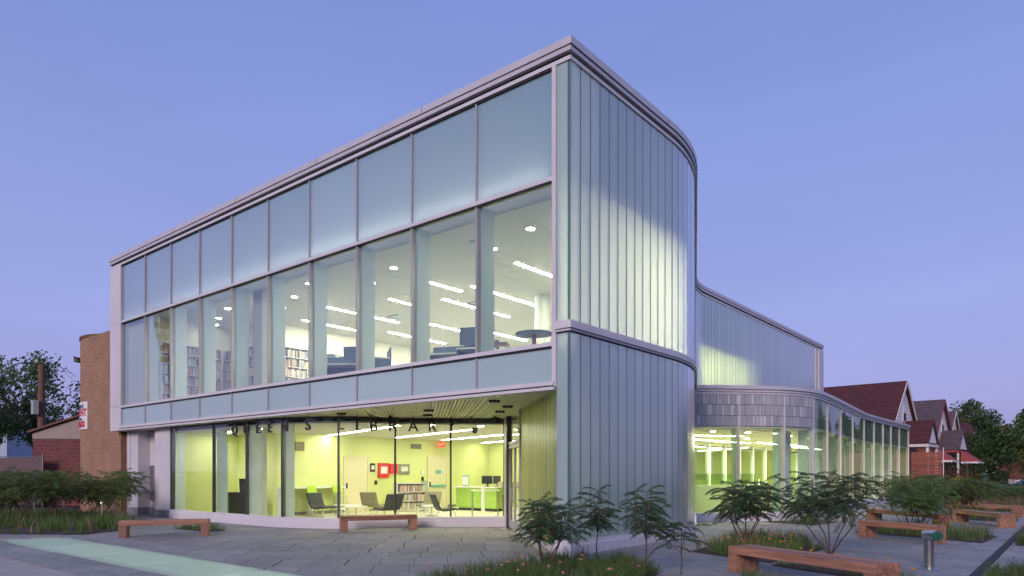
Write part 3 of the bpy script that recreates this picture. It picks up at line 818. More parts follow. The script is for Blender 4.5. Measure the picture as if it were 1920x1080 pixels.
MB().sweep(LG, [(-0.15, -0.02), (0.08, -0.02), (0.08, 0.20), (0.06, 0.205), (0.06, 0.29), (0.02, 0.315), (-0.15, 0.315)]).build('base_rail', 'panel_metal', lg)
MB().sweep(LG, [(-0.10, 3.28), (0.03, 3.28), (0.03, 3.325), (-0.10, 3.325)]).build('head_rail', 'dark_mullion', lg)
# entrance: jamb, glass doors, then channel glass up to the corner
ent = part('entrance', 'glass entrance doors beside a lime lit channel glass wall')
EA, EB = Vector((-5.75, 4.85)), Vector((-0.36, 0.06))
ed = (EB - EA).normalized(); eh = math.atan2(ed.y, ed.x); EL = (EB - EA).length
def epos(t): q = EA + ed * t; return (q.x, q.y, 0)
MB().span(-0.12, 0.40, -0.03, 0.16, 0.0, 3.34).build('jamb', 'panel_metal', ent, loc=epos(0.05), rz=eh)
MB().span(0.42, 0.60, -0.05, 0.10, 0.0, 3.34).build('door_post', 'dark_mullion', ent, loc=epos(0.05), rz=eh)
for t0, t1 in ((0.72, 1.72), (1.74, 2.74)):
    dr = MB()
    for a, b, c_, d in ((0, 0.06, 0.05, 2.45), (t1 - t0 - 0.06, t1 - t0, 0.05, 2.45)):
        dr.span(a, b, 0.0, 0.05, c_, d)
    dr.span(0.06, t1 - t0 - 0.06, 0, 0.05, 0.05, 0.28); dr.span(0.06, t1 - t0 - 0.06, 0, 0.05, 2.36, 2.45)
    d_ = dr.build('door', 'mullion_metal', ent, loc=epos(t0), rz=eh)
    MB().span(0.062, t1 - t0 - 0.062, 0.02, 0.03, 0.282, 2.358).build('door_pane', 'lobby_glass', d_)
    hx = 0.16 if t0 > 1 else t1 - t0 - 0.16
    MB().tube([(hx, 0.0, 0.85), (hx, -0.07, 0.85), (hx, -0.07, 1.25), (hx, 0.0, 1.25)], 0.014, 6).build('pull_handle', 'steel_brushed', d_)
MB().span(0.66, 2.80, -0.01, 0.08, 2.47, 2.56).build('door_head', 'mullion_metal', ent, loc=epos(0), rz=eh)
MB().span(0.66, 2.80, 0.02, 0.03, 2.57, 3.33).build('transom_pane', 'lobby_glass', ent, loc=epos(0), rz=eh)
MB().span(2.76, 2.83, -0.04, 0.12, 0.0, 3.34).build('door_post', 'mullion_metal', ent, loc=epos(0), rz=eh)
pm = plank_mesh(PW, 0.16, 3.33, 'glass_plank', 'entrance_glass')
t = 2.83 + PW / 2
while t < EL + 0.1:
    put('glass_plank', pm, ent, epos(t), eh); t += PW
MB().span(2.84, EL, -0.03, 0.12, -0.02, 0.15).build('base_rail', 'panel_metal', ent, loc=epos(0), rz=eh)
MB().span(0.4, EL, -0.25, 0.20, -0.02, 0.012).build('threshold', 'steel_brushed', ent, loc=epos(0), rz=eh)

# pale metal walls left of the lobby glass, with the niche
cl = part('street_cladding', 'pale lilac metal panels at street level')
MB().span(-19.25, -18.04, 0.30, 0.55, 0.28, 3.335).build('cladding_panel', 'panel_metal', cl)
MB().span(-19.25, -18.06, 0.28, 0.55, -0.02, 0.275).build('stone_base', 'paver', cl)
MB().span(-19.30, -19.252, 0.30, 0.84, 0.28, 2.72).build('niche_side', 'panel_metal', cl)
MB().span(-19.30, -19.252, 0.30, 0.84, 2.73, 3.335).build('niche_side', 'panel_metal', cl)
MB().span(-21.0, -19.31, 0.85, 0.95, 0.28, 3.335).build('niche_back', 'panel_metal', cl)
MB().span(-21.0, -19.31, 0.82, 0.95, -0.02, 0.275).build('stone_base', 'paver', cl)
MB().span(-22.05, -21.02, 0.40, 1.3, 0.28, 3.335).build('cladding_panel', 'panel_metal', cl)
MB().span(-22.06, -21.0, 0.38, 1.3, -0.02, 0.275).build('stone_base', 'paver', cl)
MB().span(-21.72, -21.70, 0.385, 0.402, 0.285, 3.33).build('panel_joint', 'mullion_metal', cl)

# lobby shell
lob = part('lobby_interior', 'lime green lobby walls, pale floor and ceiling')
lobpoly = [(-18.1, 0.45)] + [(p[0], p[1] + 0.12) for p in LG[1:]] + [(-0.7, 0.55), (-0.75, 5.6), (-2.8, 10.1), (-6.4, 10.3), (-6.4, 15.1), (-15.5, 15.1), (-18.1, 15.1)]
MB().prism(lobpoly, -0.01, 0.04).build('lobby_floor', 'lobby_floor', lob)
MB().prism(lobpoly, 3.15, 3.20).build('lobby_ceiling', 'ceiling_paint', lob)
wall(lob, -15.5, -15.3, 3.0, 15.0, 0.04, 3.15, 'lime_wall')
wall(lob, -18.1, -15.5, 3.0, 3.2, 0.04, 3.15, 'lime_wall')
wall(lob, -18.25, -18.1, 0.5, 3.2, 0.04, 3.15, 'lime_wall')
wall(lob, -15.5, -6.3, 15.0, 15.2, 0.04, 3.15, 'lime_wall')
q = MB(); q.sweep([(-0.66, 0.5), (-0.66, 5.6), (-2.75, 10.2), (-6.4, 10.4), (-6.4, 15.2)], [(-0.12, 0.04), (0, 0.04), (0, 3.15), (-0.12, 3.15)]); q.build('interior_wall', 'lime_wall', lob)
MB().span(-15.3, -15.285, 3.2, 15.0, 0.04, 0.16).build('skirting', 'taupe_fabric', lob)

# pavilion
PVM = [(-2.3, 10.72), (-1.19, 11.9), (-0.09, 13.17), (0.43, 14.75), (0.36, 16.8), (0.12, 19.67), (-0.19, 22.98), (-0.50, 26.5), (-0.55, 28.9), (-0.54, 30.97), (-0.52, 32.95), (-0.51, 35.23), (-0.51, 38.05)]
PV = catmull(PVM[:2] + [(-0.09, 13.17)] + PVM[3:], 6)
pv = part('pavilion', 'low glazed pavilion with rounded corner')
MB().sweep(PV, [(-0.3, 4.52), (0.13, 4.52), (0.13, 4.64), (-0.3, 4.66)]).build('fascia', 'cap_metal', pv, smooth=True)
MB().sweep(PV, [(-0.3, 4.435), (0.07, 4.435), (0.07, 4.515), (-0.3, 4.515)]).build('fascia', 'panel_metal', pv, smooth=True)
MB().sweep(PV, [(-0.3, 4.35), (0.04, 4.35), (0.04, 4.42), (-0.3, 4.42)]).build('fascia', 'cap_metal', pv, smooth=True)
MB().sweep(PV, [(-0.2, -0.02), (0.07, -0.02), (0.07, 0.17), (0.05, 0.18), (0.05, 0.25), (0.02, 0.29), (-0.2, 0.29)]).build('base_rail', 'panel_metal', pv, smooth=True)
MB().prism(PV + [(-5.8, 38.05), (-5.8, 18.0), (-2.5, 10.9)], 4.55, 4.62).build('pavilion_roof', 'concrete_column', pv)
MB().prism([(p[0] - 0.05, p[1]) for p in PV] + [(-16.6, 38.05), (-16.6, 15.3), (-6.3, 15.3), (-6.3, 10.5), (-2.6, 10.6)], 3.20, 3.28).build('pavilion_ceiling', 'ceiling_paint', pv)
MB().prism([(p[0] - 0.05, p[1]) for p in PV] + [(-16.6, 38.05), (-16.6, 15.3), (-6.3, 15.3), (-6.3, 10.5), (-2.6, 10.6)], -0.01, 0.045).build('pavilion_floor', 'lobby_floor', pv)
mp_ = MB().span(-0.03, 0.03, -0.03, 0.16, 0.28, 4.36).mesh('mullion', 'panel_metal')
fp_ = MB().span(-0.025, 0.025, 0.17, 0.55, 0.05, 3.19).mesh('fin', 'fin_glass')
for i in range(len(PVM)):
    a, b = Vector(PV[max(0, i * 6 - 1)]), Vector(PV[min(len(PV) - 1, i * 6 + 1)])
    h = math.atan2(b.y - a.y, b.x - a.x)
    put('mullion', mp_, pv, (PVM[i][0], PVM[i][1], 0), h)
    if i: put('fin', fp_, pv, (PVM[i][0], PVM[i][1], 0), h)
for i in range(len(PVM) - 1):
    seg = PV[i * 6:i * 6 + 7]
    MB().sweep(seg, [(-0.012, 0.28), (0.0, 0.28), (0.0, 4.36), (-0.012, 4.36)]).build('glass_pane', 'pavilion_glass', pv, smooth=True)
    # patterned strips behind the glass head
    fb = MB(); Ls = path_len(seg)
    for (z0, z1) in ((3.27, 3.615), (3.63, 3.985), (4.0, 4.355)):
        s = 0.03
        while s < Ls - 0.04:
            w = min(rnd.choice((0.018, 0.024, 0.03, 0.045, 0.07)), Ls - 0.03 - s)
            (p0, h) = at_len(seg, s + w / 2)
            n_ = Vector((-math.sin(h), math.cos(h)))
            o_ = -0.012 - rnd.choice((0, 0.003, 0.006)) if i < 3 else 0.06 + rnd.choice((0, 0.004, 0.009))
            fb.box((p0[0] + n_.x * o_, p0[1] + n_.y * o_, (z0 + z1) / 2), (w - 0.004, 0.012, z1 - z0), h, rnd.choice((0, 0, 1, 0, 2) if i < 3 else (2, 3, 3, 0, 3)))
            s += w
    tag(fb.build('patterned_strips', ['frit_glass', 'frit_light', 'frit_dark', 'frit_dark_mirror'], pv), kind='stuff')
    MB().sweep(seg, [(-0.10, 3.26), (-0.085, 3.26), (-0.085, 4.36), (-0.10, 4.36)]).build('spandrel_back', 'frit_glass' if i < 3 else 'frit_dark_mirror', pv)
MB().span(-5.8, -0.55, 38.06, 38.3, -0.02, 4.6).build('end_wall', 'tan_brick', pv)
MB().span(-16.7, -5.8, 38.0, 38.09, 0.045, 3.2).build('interior_wall', 'lime_wall', pv)
# low frosted wall with a clear balustrade, behind the pavilion glass
LWP = catmull([(-4.6, 12.9), (-3.4, 14.2), (-2.5, 15.8), (-2.3, 18.0), (-2.3, 24.0), (-2.6, 36.5)], 6)
MB().sweep(LWP, [(-0.06, 0.05), (0.0, 0.05), (0.0, 1.18), (-0.06, 1.18)]).build('low_wall', 'low_wall_glass', pv, smooth=True)
MB().sweep(LWP[:16], [(-0.04, 1.2), (-0.025, 1.2), (-0.025, 1.62), (-0.04, 1.62)]).build('balustrade', 'balustrade_glass', pv, smooth=True)
# glazed partition with posts deeper inside
for k in range(11):
    y = 16.5 + k * 2.05
    MB().span(-7.08, -6.9, y - 0.11, y + 0.11, 0.05, 3.19).build('partition_post', 'fin_white', pv)
    if k < 10: MB().span(-7.0, -6.985, y + 0.12, y + 1.93, 0.9, 3.0).build('partition_pane', 'balustrade_glass', pv)
MB().span(-7.06, -6.92, 16.4, 37.4, 3.0, 3.06).build('partition_rail', 'dark_mullion', pv)
MB().span(-7.05, -6.93, 16.4, 37.4, 0.05, 0.95).build('partition_base', 'low_wall_glass', pv)
wall(pv, -16.7, -16.5, 15.3, 38.0, 0.05, 3.2, 'lime_wall')
wall(pv, -16.5, -7.1, 15.3, 15.45, 0.05, 3.2, 'lime_wall')
for a, b in (((-2.9, 19.3, 0.1), (-3.5, 21.2, 1.35)), ((-3.2, 19.2, 0.1), (-3.8, 21.1, 1.35))):
    MB().tube([a, b], 0.03, 6).build('handrail', 'table_white', pv)
# ------------------------------------------------------------------ lamps inside the building
def linear_light(loc, length, rz, m):
    t = thing('linear_light', 'glowing linear ceiling light', 'ceiling light', loc, rz)
    MB().span(-0.085, 0.085, -length / 2, length / 2, -0.012, 0.0).build('housing', 'shelf_white', t)
    MB().span(-0.06, 0.06, -length / 2 + 0.02, length / 2 - 0.02, -0.020, -0.0125).build('diffuser', m, t)
    return t
UPL = [(-4.45, 3.74, 7.2), (-7.05, 4.73, 8.18), (-8.95, 5.36, 8.9), (-7.78, 3.37, 5.05), (-10.35, 4.18, 5.9), (-12.95, 3.32, 6.9), (-12.15, 6.95, 10.2),
       (-15.45, 4.2, 7.71), (-14.65, 7.85, 11.2), (-13.75, 11.4, 14.4), (-11.35, 9.69, 13.0), (-2.2, 4.6, 8.0)]
ups = [linear_light((x, (a + b) / 2, 7.598), b - a, 0, 'lamp_white') for x, a, b in UPL]
rank(ups, '%s glowing linear ceiling light from the left, in the upper reading room', 'linear lights of the upper reading room')
DEEP = [(-4.9, 10.2, 13.4), (-8.2, 12.5, 16.0), (-10.2, 16, 19.5), (-13.5, 17, 20.5), (-10.4, 22.0, 25.0)]
deep = [linear_light((x, (a + b) / 2, 7.598), b - a, 0, 'lamp_white') for x, a, b in DEEP]
rank(deep, '%s linear ceiling light from the left, deep in the upper reading room behind channel glass', 'linear lights deep in the upper reading room')
WASH = [(-1.7, 1.9, 4.6), (-2.1, 5.0, 7.6), (-7.05, 18.2, 21.4), (-7.05, 21.8, 24.6)]  # unseen lights added so the channel glass glows
wash = [linear_light((x, (a + b) / 2, 7.598), b - a, 0, 'added_wash' if x > -5 else 'added_wing_wash') for x, a, b in WASH]
rank(wash, '%s added unseen strip light from the left, just behind the upper channel glass', 'added lights behind the channel glass')
LBL = [((-12.55, 4.35), 8.3), ((-11.15, 6.96), 6.7), ((-11.84, 9.9), 5.2), ((-13.0, 13.4), 4.0), ((-6.5, 8.5), 5.5), ((-5.2, 8.0), 3.2), ((-16.6, 1.7), 2.2)]  # the last one is added to brighten the left end of the lobby
lbs = [linear_light((p[0], p[1], 3.148), l, R(72), 'lamp_lobby') for p, l in LBL]
rank(lbs, '%s slanting linear light from the left, on the lobby ceiling', 'linear lights on the lobby ceiling')
PVL = [((-5.6, 20.5), 7.0, -4), ((-4.6, 27.0), 7.0, -2), ((-5.2, 33.5), 6.0, 0), ((-10.2, 24.0), 7.0, 50), ((-11.2, 27.5), 7.0, 50), ((-10.2, 32.0), 6.5, 50), ((-3.9, 15.9), 3.0, -35)]
pvs = [linear_light((p[0], p[1], 3.198), l, R(a), 'lamp_pavilion') for p, l, a in PVL]
rank(pvs, '%s linear ceiling light from the left, inside the pavilion', 'linear lights inside the pavilion')

def downlight(loc):
    t = thing('downlight', 'round recessed ceiling downlight', 'ceiling light', loc)
    MB().lathe([(0.125, 0.0), (0.125, -0.012), (0.10, -0.014)], 20).build('ring', 'shelf_white', t)
    MB().lathe([(0.097, -0.006), (0.097, -0.018)], 20).build('lens', 'lamp_white', t)
    return t
du = [downlight((x, y, 7.599)) for x, y in ((-2.46, 1.88), (-4.15, 2.45), (-7.51, 1.92), (-9.24, 2.54), (-10.82, 1.32), (-12.61, 1.97), (-14.25, 2.57), (-15.93, 1.4), (-17.67, 1.97), (-18.9, 2.5))]
rank(du, '%s round downlight from the left, in the upper ceiling', 'round downlights along the upper facade')
dn = [downlight((x, y, 3.149)) for x, y in ((-7.67, 3.6), (-6.8, 4.9), (-13.6, 1.3))]
rank(dn, '%s round downlight from the left, in the lobby ceiling near the glass', 'round downlights in the lobby ceiling')
dp = [downlight((x, y, 3.199)) for x, y in ((-2.6, 13.0), (-1.9, 14.6), (-1.3, 15.9), (-3.0, 16.4), (-1.5, 18.2), (-1.5, 21.0), (-3.6, 19.0))]
rank(dp, '%s round downlight from the left, in the pavilion ceiling', 'round downlights in the pavilion ceiling')

# ------------------------------------------------------------------ columns
def column(label, x, y, z0, z1, r, square=False, m='concrete_column'):
    b = MB()
    if square: b.span(-r, r, -r, r, z0, z1)
    else: b.lathe([(r, z0), (r, z1)], 28)
    return tag(b.build('column', m, None, smooth=not square, loc=(x, y, 0), bevel=0.03 if square else 0), label, 'column')
column('grey column just inside the lobby glass, left of the stools', -13.76, 1.25, 0.04, 3.148, 0.26, True)
column('pale square column upstairs beside the bookshelves', -12.9, 1.05, 4.25, 7.598, 0.27, True)
column('pale round column upstairs behind the round table', -6.1, 7.2, 4.25, 7.598, 0.25)
column('round column inside the rounded corner of the pavilion', -0.75, 15.2, 0.05, 3.198, 0.235, m='fin_white')
column('round column behind the long side of the pavilion', -1.45, 23.5, 0.05, 3.198, 0.24, m='fin_white')
column('round column upstairs far back behind the desks', -10.3, 14.0, 4.25, 7.598, 0.25)

# ------------------------------------------------------------------ shelves and books
def bookcase(label, loc, rz, w, h, n, depth=0.3, fill=0.9, cat='bookshelf', m='shelf_white'):
    t = thing('bookcase', label, cat, loc, rz)
    f = MB()
    k = max(1, round(w / 0.95)); bw = w / k
    for i in range(k + 1): f.span(-w / 2 + i * bw - 0.015, -w / 2 + i * bw + 0.015, -depth / 2, depth / 2, 0, h)
    f.span(-w / 2 + 0.016, w / 2 - 0.016, depth / 2 - 0.02, depth / 2 - 0.002, 0.05, h - 0.01)
    f.build('frame', m, t)
    bks = MB(); sh = (h - 0.12) / n
    for s in range(n + 1):
        z = 0.08 + s * sh
        for i in range(k):
            MB_ = MB().span(-w / 2 + i * bw + 0.017, -w / 2 + (i + 1) * bw - 0.017, -depth / 2 + 0.004, depth / 2 - 0.022, z - 0.012, z + 0.012)
            MB_.build('shelf', m, t)
            if s == n: continue
            x = -w / 2 + i * bw + 0.03; end = -w / 2 + (i + 1) * bw - 0.04 - rnd.choice((0, 0, 0.1, 0.3)) * bw
            while x < end:
                tw = rnd.uniform(0.022, 0.055); hh = rnd.uniform(0.62, 0.88) * sh
                if rnd.random() < fill: bks.box((x + tw / 2, -depth / 2 + 0.11 + rnd.uniform(-0.01, 0.015), z + 0.0125 + hh / 2), (tw * 0.94, 0.17, hh), 0, rnd.randrange(9))
                x += tw
    tag(bks.build('books', BOOKS, t), kind='stuff')
    return t
bookcase('tall white bookshelf upstairs right of the square column', (-16.62, 4.75, 4.25), R(90), 2.3, 2.45, 6)
bookcase('tall white bookshelf upstairs ending left of the blue desks', (-16.62, 7.1, 4.25), R(90), 2.2, 2.45, 6)
bookcase('tall white bookshelf upstairs facing the street, left of the square column', (-18.2, 3.33, 4.25), 0, 2.6, 2.45, 6)
bookcase('tall white bookshelf on the far left upstairs, behind the flag reflection', (-19.43, 1.75, 4.25), R(90), 2.4, 2.45, 6)
mg = bookcase('low magazine shelf with a teal end panel in the lobby', (-13.85, 8.3, 0.04), R(66), 1.25, 1.22, 3, 0.5, 0.95)
MB().span(0.645, 0.70, -0.28, 0.40, 0, 1.26).build('end_panel', 'shelf_teal', mg)
bookcase('dim bookshelf behind the pavilion partition, far left', (-13.0, 22.0, 0.05), R(60), 4.0, 1.9, 5)
bookcase('dim bookshelf behind the pavilion partition, near the screen', (-12.0, 27.5, 0.05), R(60), 3.6, 1.5, 4)

# ------------------------------------------------------------------ lobby furniture
def lounge_chair(label, x, y, rz, m):
    t = thing('lounge_chair', label, 'chair', (x, y, 0.04), rz, 'lounge chairs in the lobby')
    # profile (y forward is -y): seat then reclined back, one bent shell
    pr = [(-0.40, 0.37), (-0.30, 0.40), (0.05, 0.345), (0.18, 0.36), (0.26, 0.46), (0.42, 0.88)]
    th = 0.07
    lo = []
    for i, (a, b) in enumerate(pr):
        p0 = pr[max(0, i - 1)]; p1 = pr[min(len(pr) - 1, i + 1)]
        d = Vector((p1[0] - p0[0], p1[1] - p0[1])).normalized()
        lo.append((a + d.y * th, b - d.x * th))
    b = MB(); ring = pr + lo[::-1]; n = len(ring); vs = []
    for x_ in (-0.36, 0.36): vs += [(x_, a, z) for a, z in ring]
    k = len(pr); fs = [(i, (i + 1) % n, n + (i + 1) % n, n + i) for i in range(n)]
    for i in range(k - 1): fs += [(i, n - 1 - i, n - 2 - i, i + 1), (n + i + 1, 2 * n - 2 - i, 2 * n - 1 - i, n + i)]
    b.add(vs, fs); b.build('shell', m, t, bevel=0.015)
    for sx in (-1, 1):
        MB().tube([(sx * 0.26, -0.22, 0.33), (sx * 0.34, -0.38, 0.0)], 0.012, 6).build('leg', 'chrome', t)
        MB().tube([(sx * 0.26, 0.12, 0.29), (sx * 0.34, 0.30, 0.0)], 0.012, 6).build('leg', 'chrome', t)
    return t
lounge_chair('dark lounge chair facing right beside the green stools', -13.9, 4.0, R(100), 'dark_fabric')
lounge_chair('taupe lounge chair in front of the left cream door', -13.5, 6.1, R(200), 'taupe_fabric')
lounge_chair('dark lounge chair behind the street bench, turned left', -11.2, 4.85, R(-95), 'dark_fabric')
lounge_chair('taupe lounge chair beside the teal shelf end', -12.1, 7.7, R(20), 'taupe_fabric')
lounge_chair('dark lounge chair with its back to the street', -9.35, 5.85, R(150), 'dark_fabric')
def low_table(label, x, y, r):
    t = thing('low_table', label, 'table', (x, y, 0.04), 0, 'low white tables in the lobby')
    MB().lathe([(r - 0.02, 0.37), (r, 0.38), (r, 0.40), (r - 0.02, 0.405)], 28).build('table_top', 'table_white', t)
    MB().lathe([(0.03, 0.02), (0.03, 0.37)], 10).build('stem', 'chrome', t)
    MB().lathe([(r * 0.6, 0.0), (r * 0.6, 0.012), (0.04, 0.03)], 24).build('foot', 'chrome', t)
low_table('low white round table nearest the street bench', -12.5, 4.45, 0.42)
low_table('low white round table behind the nearer one, by the left door', -13.7, 4.95, 0.50)
low_table('low white round table beside the dark chair near the desk', -10.9, 6.7, 0.38)
ct = thing('wall_counter', 'long white counter along the lime lobby wall', 'counter', (-15.05, 4.2, 0.04))
MB().span(-0.22, 0.22, -1.3, 1.55, 1.02, 1.08).build('counter_top', 'table_white', ct)
for y in (-1.2, 0.1, 1.45): MB().span(-0.20, 0.1, y - 0.02, y + 0.02, 0.0, 1.02).build('bracket', 'shelf_white', ct)
def stool(label, x, y):
    t = thing('bar_stool', label, 'stool', (x, y, 0.04), R(90), 'green bar stools')
    MB().span(-0.2, 0.2, -0.19, 0.19, 0.70, 0.73).build('seat', 'lime_plastic', t, bevel=0.012)
    b = MB(); b.beam((0, 0.19, 0.86), (0, 0.24, 1.12), 0.40, 0.02, up=Vector((0, 1, 0))); b.build('backrest', 'lime_plastic', t)
    for sx in (-1, 1):
        MB().tube([(sx * 0.17, -0.16, 0.70), (sx * 0.22, -0.22, 0)], 0.011, 6).build('leg', 'chrome', t)
        MB().tube([(sx * 0.17, 0.19, 0.87), (sx * 0.17, 0.17, 0.69), (sx * 0.22, 0.24, 0)], 0.011, 6).build('leg', 'chrome', t)
    MB().tube([(-0.2, -0.2, 0.22), (0.2, -0.2, 0.22), (0.2, 0.22, 0.22), (-0.2, 0.22, 0.22), (-0.2, -0.2, 0.22)], 0.008, 5).build('footrest', 'chrome', t)
for lab, x, y in (('lime green bar stool nearest the grey lobby column', -14.5, 3.0), ('lime green bar stool in the middle of the wall counter', -14.5, 4.1), ('lime green bar stool at the door end of the counter', -14.5, 5.25)):
    stool(lab, x, y)
kt = thing('return_kiosk', 'dark book return kiosk behind the left lobby glass', 'kiosk', (-15.9, 1.9, 0.04), R(70))
MB().span(-0.45, 0.45, -0.30, 0.30, 0, 0.88).build('cabinet', 'black_metal', kt, bevel=0.01)
MB().span(-0.47, 0.47, -0.32, 0.32, 0.882, 0.91).build('counter_top', 'dark_fabric', kt)
b = MB(); b.beam((0.15, -0.05, 0.92), (0.15, 0.12, 1.40), 0.42, 0.04, up=Vector((0, 1, 0))); b.build('screen', 'screen_dark', kt)
dk = thing('service_desk', 'lime green service desk at the back of the lobby', 'desk', (-12.1, 10.75, 0.04), R(0))
MB().span(-1.1, 1.2, -0.35, 0.35, 0.12, 0.98).build('front_panel', 'desk_green', dk)
MB().span(-1.2, 1.3, -0.42, 0.42, 0.982, 1.03).build('desk_top', 'table_white', dk)
MB().span(0.45, 0.60, -0.44, -0.352, 0.0, 0.98).build('desk_leg', 'table_white', dk)
MB().span(-1.0, 1.1, -0.30, 0.30, 0.0, 0.118).build('plinth', 'black_metal', dk)
def monitor(label, loc, rz, m='screen_dark', group=None, s=1.0):
    t = thing('computer_monitor', label, 'monitor', loc, rz, group)
    MB().span(-0.26 * s, 0.26 * s, -0.02, 0.02, 0.12, 0.12 + 0.34 * s).build('screen', m, t, bevel=0.006)
    MB().span(-0.03, 0.03, 0.022, 0.05, 0.02, 0.2).build('stem', 'black_metal', t)
    MB().span(-0.12, 0.12, -0.08, 0.1, 0.0, 0.018).build('foot', 'black_metal', t)
monitor('black monitor on the green service desk, left one', (-11.75, 10.8, 1.07), R(10))
monitor('black monitor on the green service desk, right one', (-11.2, 10.8, 1.07), R(-15))
bk = MB()
for i in range(14): bk.box((-0.6 + i * 0.09, rnd.uniform(-0.1, 0.1), rnd.uniform(0.1, 0.14)), (rnd.uniform(0.03, 0.08), 0.2, 0.24), rnd.uniform(-0.3, 0.3), rnd.randrange(9))
tag(bk.build('leaflet_row', BOOKS, None, loc=(-10.0, 10.3, 1.05)), 'row of leaflets and books on the right of the service desk', 'leaflets', kind='stuff')
ls = thing('display_stand', 'grey display stand at the left of the service desk', 'stand', (-12.9, 10.7, 1.07))
MB().span(-0.2, 0.2, -0.02, 0.02, 0.0, 0.5).build('back_board', 'shelf_teal', ls)
MB().span(-0.16, 0.16, -0.035, -0.022, 0.06, 0.42).build('poster', 'paper_white', ls)
ht = thing('high_table', 'tall narrow table with a steel frame near the entrance', 'table', (-8.4, 6.9, 0.04), R(40))
MB().span(-0.5, 0.5, -0.3, 0.3, 0.98, 1.01).build('table_top', 'table_white', ht)
for sx in (-1, 1):
    for sy in (-1, 1): MB().tube([(sx * 0.45, sy * 0.26, 0), (sx * 0.45, sy * 0.26, 0.98)], 0.015, 6).build('leg', 'steel_brushed', ht)
MB().tube([(-0.45, -0.26, 0.1), (0.45, -0.26, 0.1)], 0.012, 6).build('rail', 'steel_brushed', ht)
bx_ = thing('floor_bin', 'grey bin beside the tall table', 'bin', (-7.7, 7.3, 0.04), R(40))
MB().lathe([(0.16, 0), (0.2, 0.75), (0.2, 0.8)], 16).build('body', 'taupe_fabric', bx_); MB().lathe([(0.205, 0.80), (0.205, 0.83), (0.08, 0.86)], 16).build('lid', 'black_metal', bx_)
# things on the lime wall
def wall_door(label, y, w, h, bar=False):
    t = thing('wall_door', label, 'door', (-15.29, y, 0.04), R(90))
    MB().span(-w / 2 - 0.07, -w / 2, -0.05, 0.0, 0, h + 0.07).build('door_frame', 'door_cream', t)
    MB().span(w / 2, w / 2 + 0.07, -0.05, 0.0, 0, h + 0.07).build('door_frame', 'door_cream', t)
    MB().span(-w / 2, w / 2, -0.05, 0.0, h, h + 0.07).build('door_frame', 'door_cream', t)
    MB().span(-w / 2 + 0.005, w / 2 - 0.005, -0.03, 0.0, 0.01, h - 0.005).build('leaf', 'door_cream', t)
    MB().span(-w / 2 + 0.05, -w / 2 + 0.09, -0.08, -0.031, 0.98, 1.2).build('handle', 'black_metal', t)
    if bar:
        MB().span(-w / 2 + 0.15, w / 2 - 0.08, -0.11, -0.031, 0.98, 1.06).build('push_bar', 'teal_sign', t)
        MB().span(-0.14, 0.24, -0.036, -0.031, 1.58, 1.74).build('door_sign', 'teal_sign', t)
wall_door('plain cream door on the lime wall behind the lounge chairs', 6.63, 1.15, 2.25)
wall_door('cream door with a push bar and small teal sign', 11.3, 1.15, 2.3, True)
def wallbox(name, label, cat, y0, y1, z0, z1, m, inset=None, d=0.05):
    t = thing(name, label, cat, (-15.295, (y0 + y1) / 2, (z0 + z1) / 2), R(90))
    w, h = y1 - y0, z1 - z0
    MB().span(-w / 2, w / 2, -d, 0, -h / 2, h / 2).build('body', m, t, bevel=0.006)
    if inset: MB().span(-w * 0.32, w * 0.32, -d - 0.008, -d - 0.001, -h * 0.22, h * 0.25).build('window', inset, t)
wallbox('fire_alarm_box', 'large red fire alarm box with a window', 'alarm panel', 7.77, 8.32, 1.45, 2.08, 'red_paint', 'paper_white', 0.1)
wallbox('fire_cabinet', 'smaller plain red cabinet beside the fire panel', 'cabinet', 8.40, 8.82, 1.62, 2.05, 'red_paint', None, 0.1)
wallbox('picture_frame', 'narrow framed notice left of the red panel', 'frame', 7.36, 7.62, 1.70, 2.06, 'black_metal', 'paper_white', 0.03)
wallbox('picture_frame', 'wide framed notice right of the red cabinet', 'frame', 8.95, 9.58, 1.60, 2.05, 'steel_brushed', 'paper_white', 0.03)
wallbox('wall_switch', 'dark switch plate below the red panel', 'switch', 7.60, 7.72, 1.15, 1.33, 'black_metal')
wallbox('thermostat', 'small white thermostat left of the push bar door', 'thermostat', 10.25, 10.45, 1.62, 1.76, 'paper_white')
wallbox('card_reader', 'small dark card reader under the thermostat', 'card reader', 10.30, 10.42, 1.3, 1.48, 'black_metal')
wallbox('wall_vent', 'pair of brown ventilation grilles high on the lime wall', 'vent', 9.66, 10.28, 2.74, 2.96, 'taupe_fabric', None, 0.03)
wallbox('wall_vent', 'square grille high on the lime wall, over the counter', 'vent', 3.75, 4.15, 2.5, 2.85, 'taupe_fabric', None, 0.03)
es = thing('exit_sign', 'red glowing EXIT sign under the lobby ceiling', 'sign', (-14.7, 11.0, 2.95), R(60))
MB().span(-0.20, 0.20, -0.025, 0.025, -0.12, 0.12).build('sign_box', 'exit_red', es)
MB().span(-0.02, 0.02, -0.01, 0.01, 0.122, 0.2).build('stem', 'table_white', es)

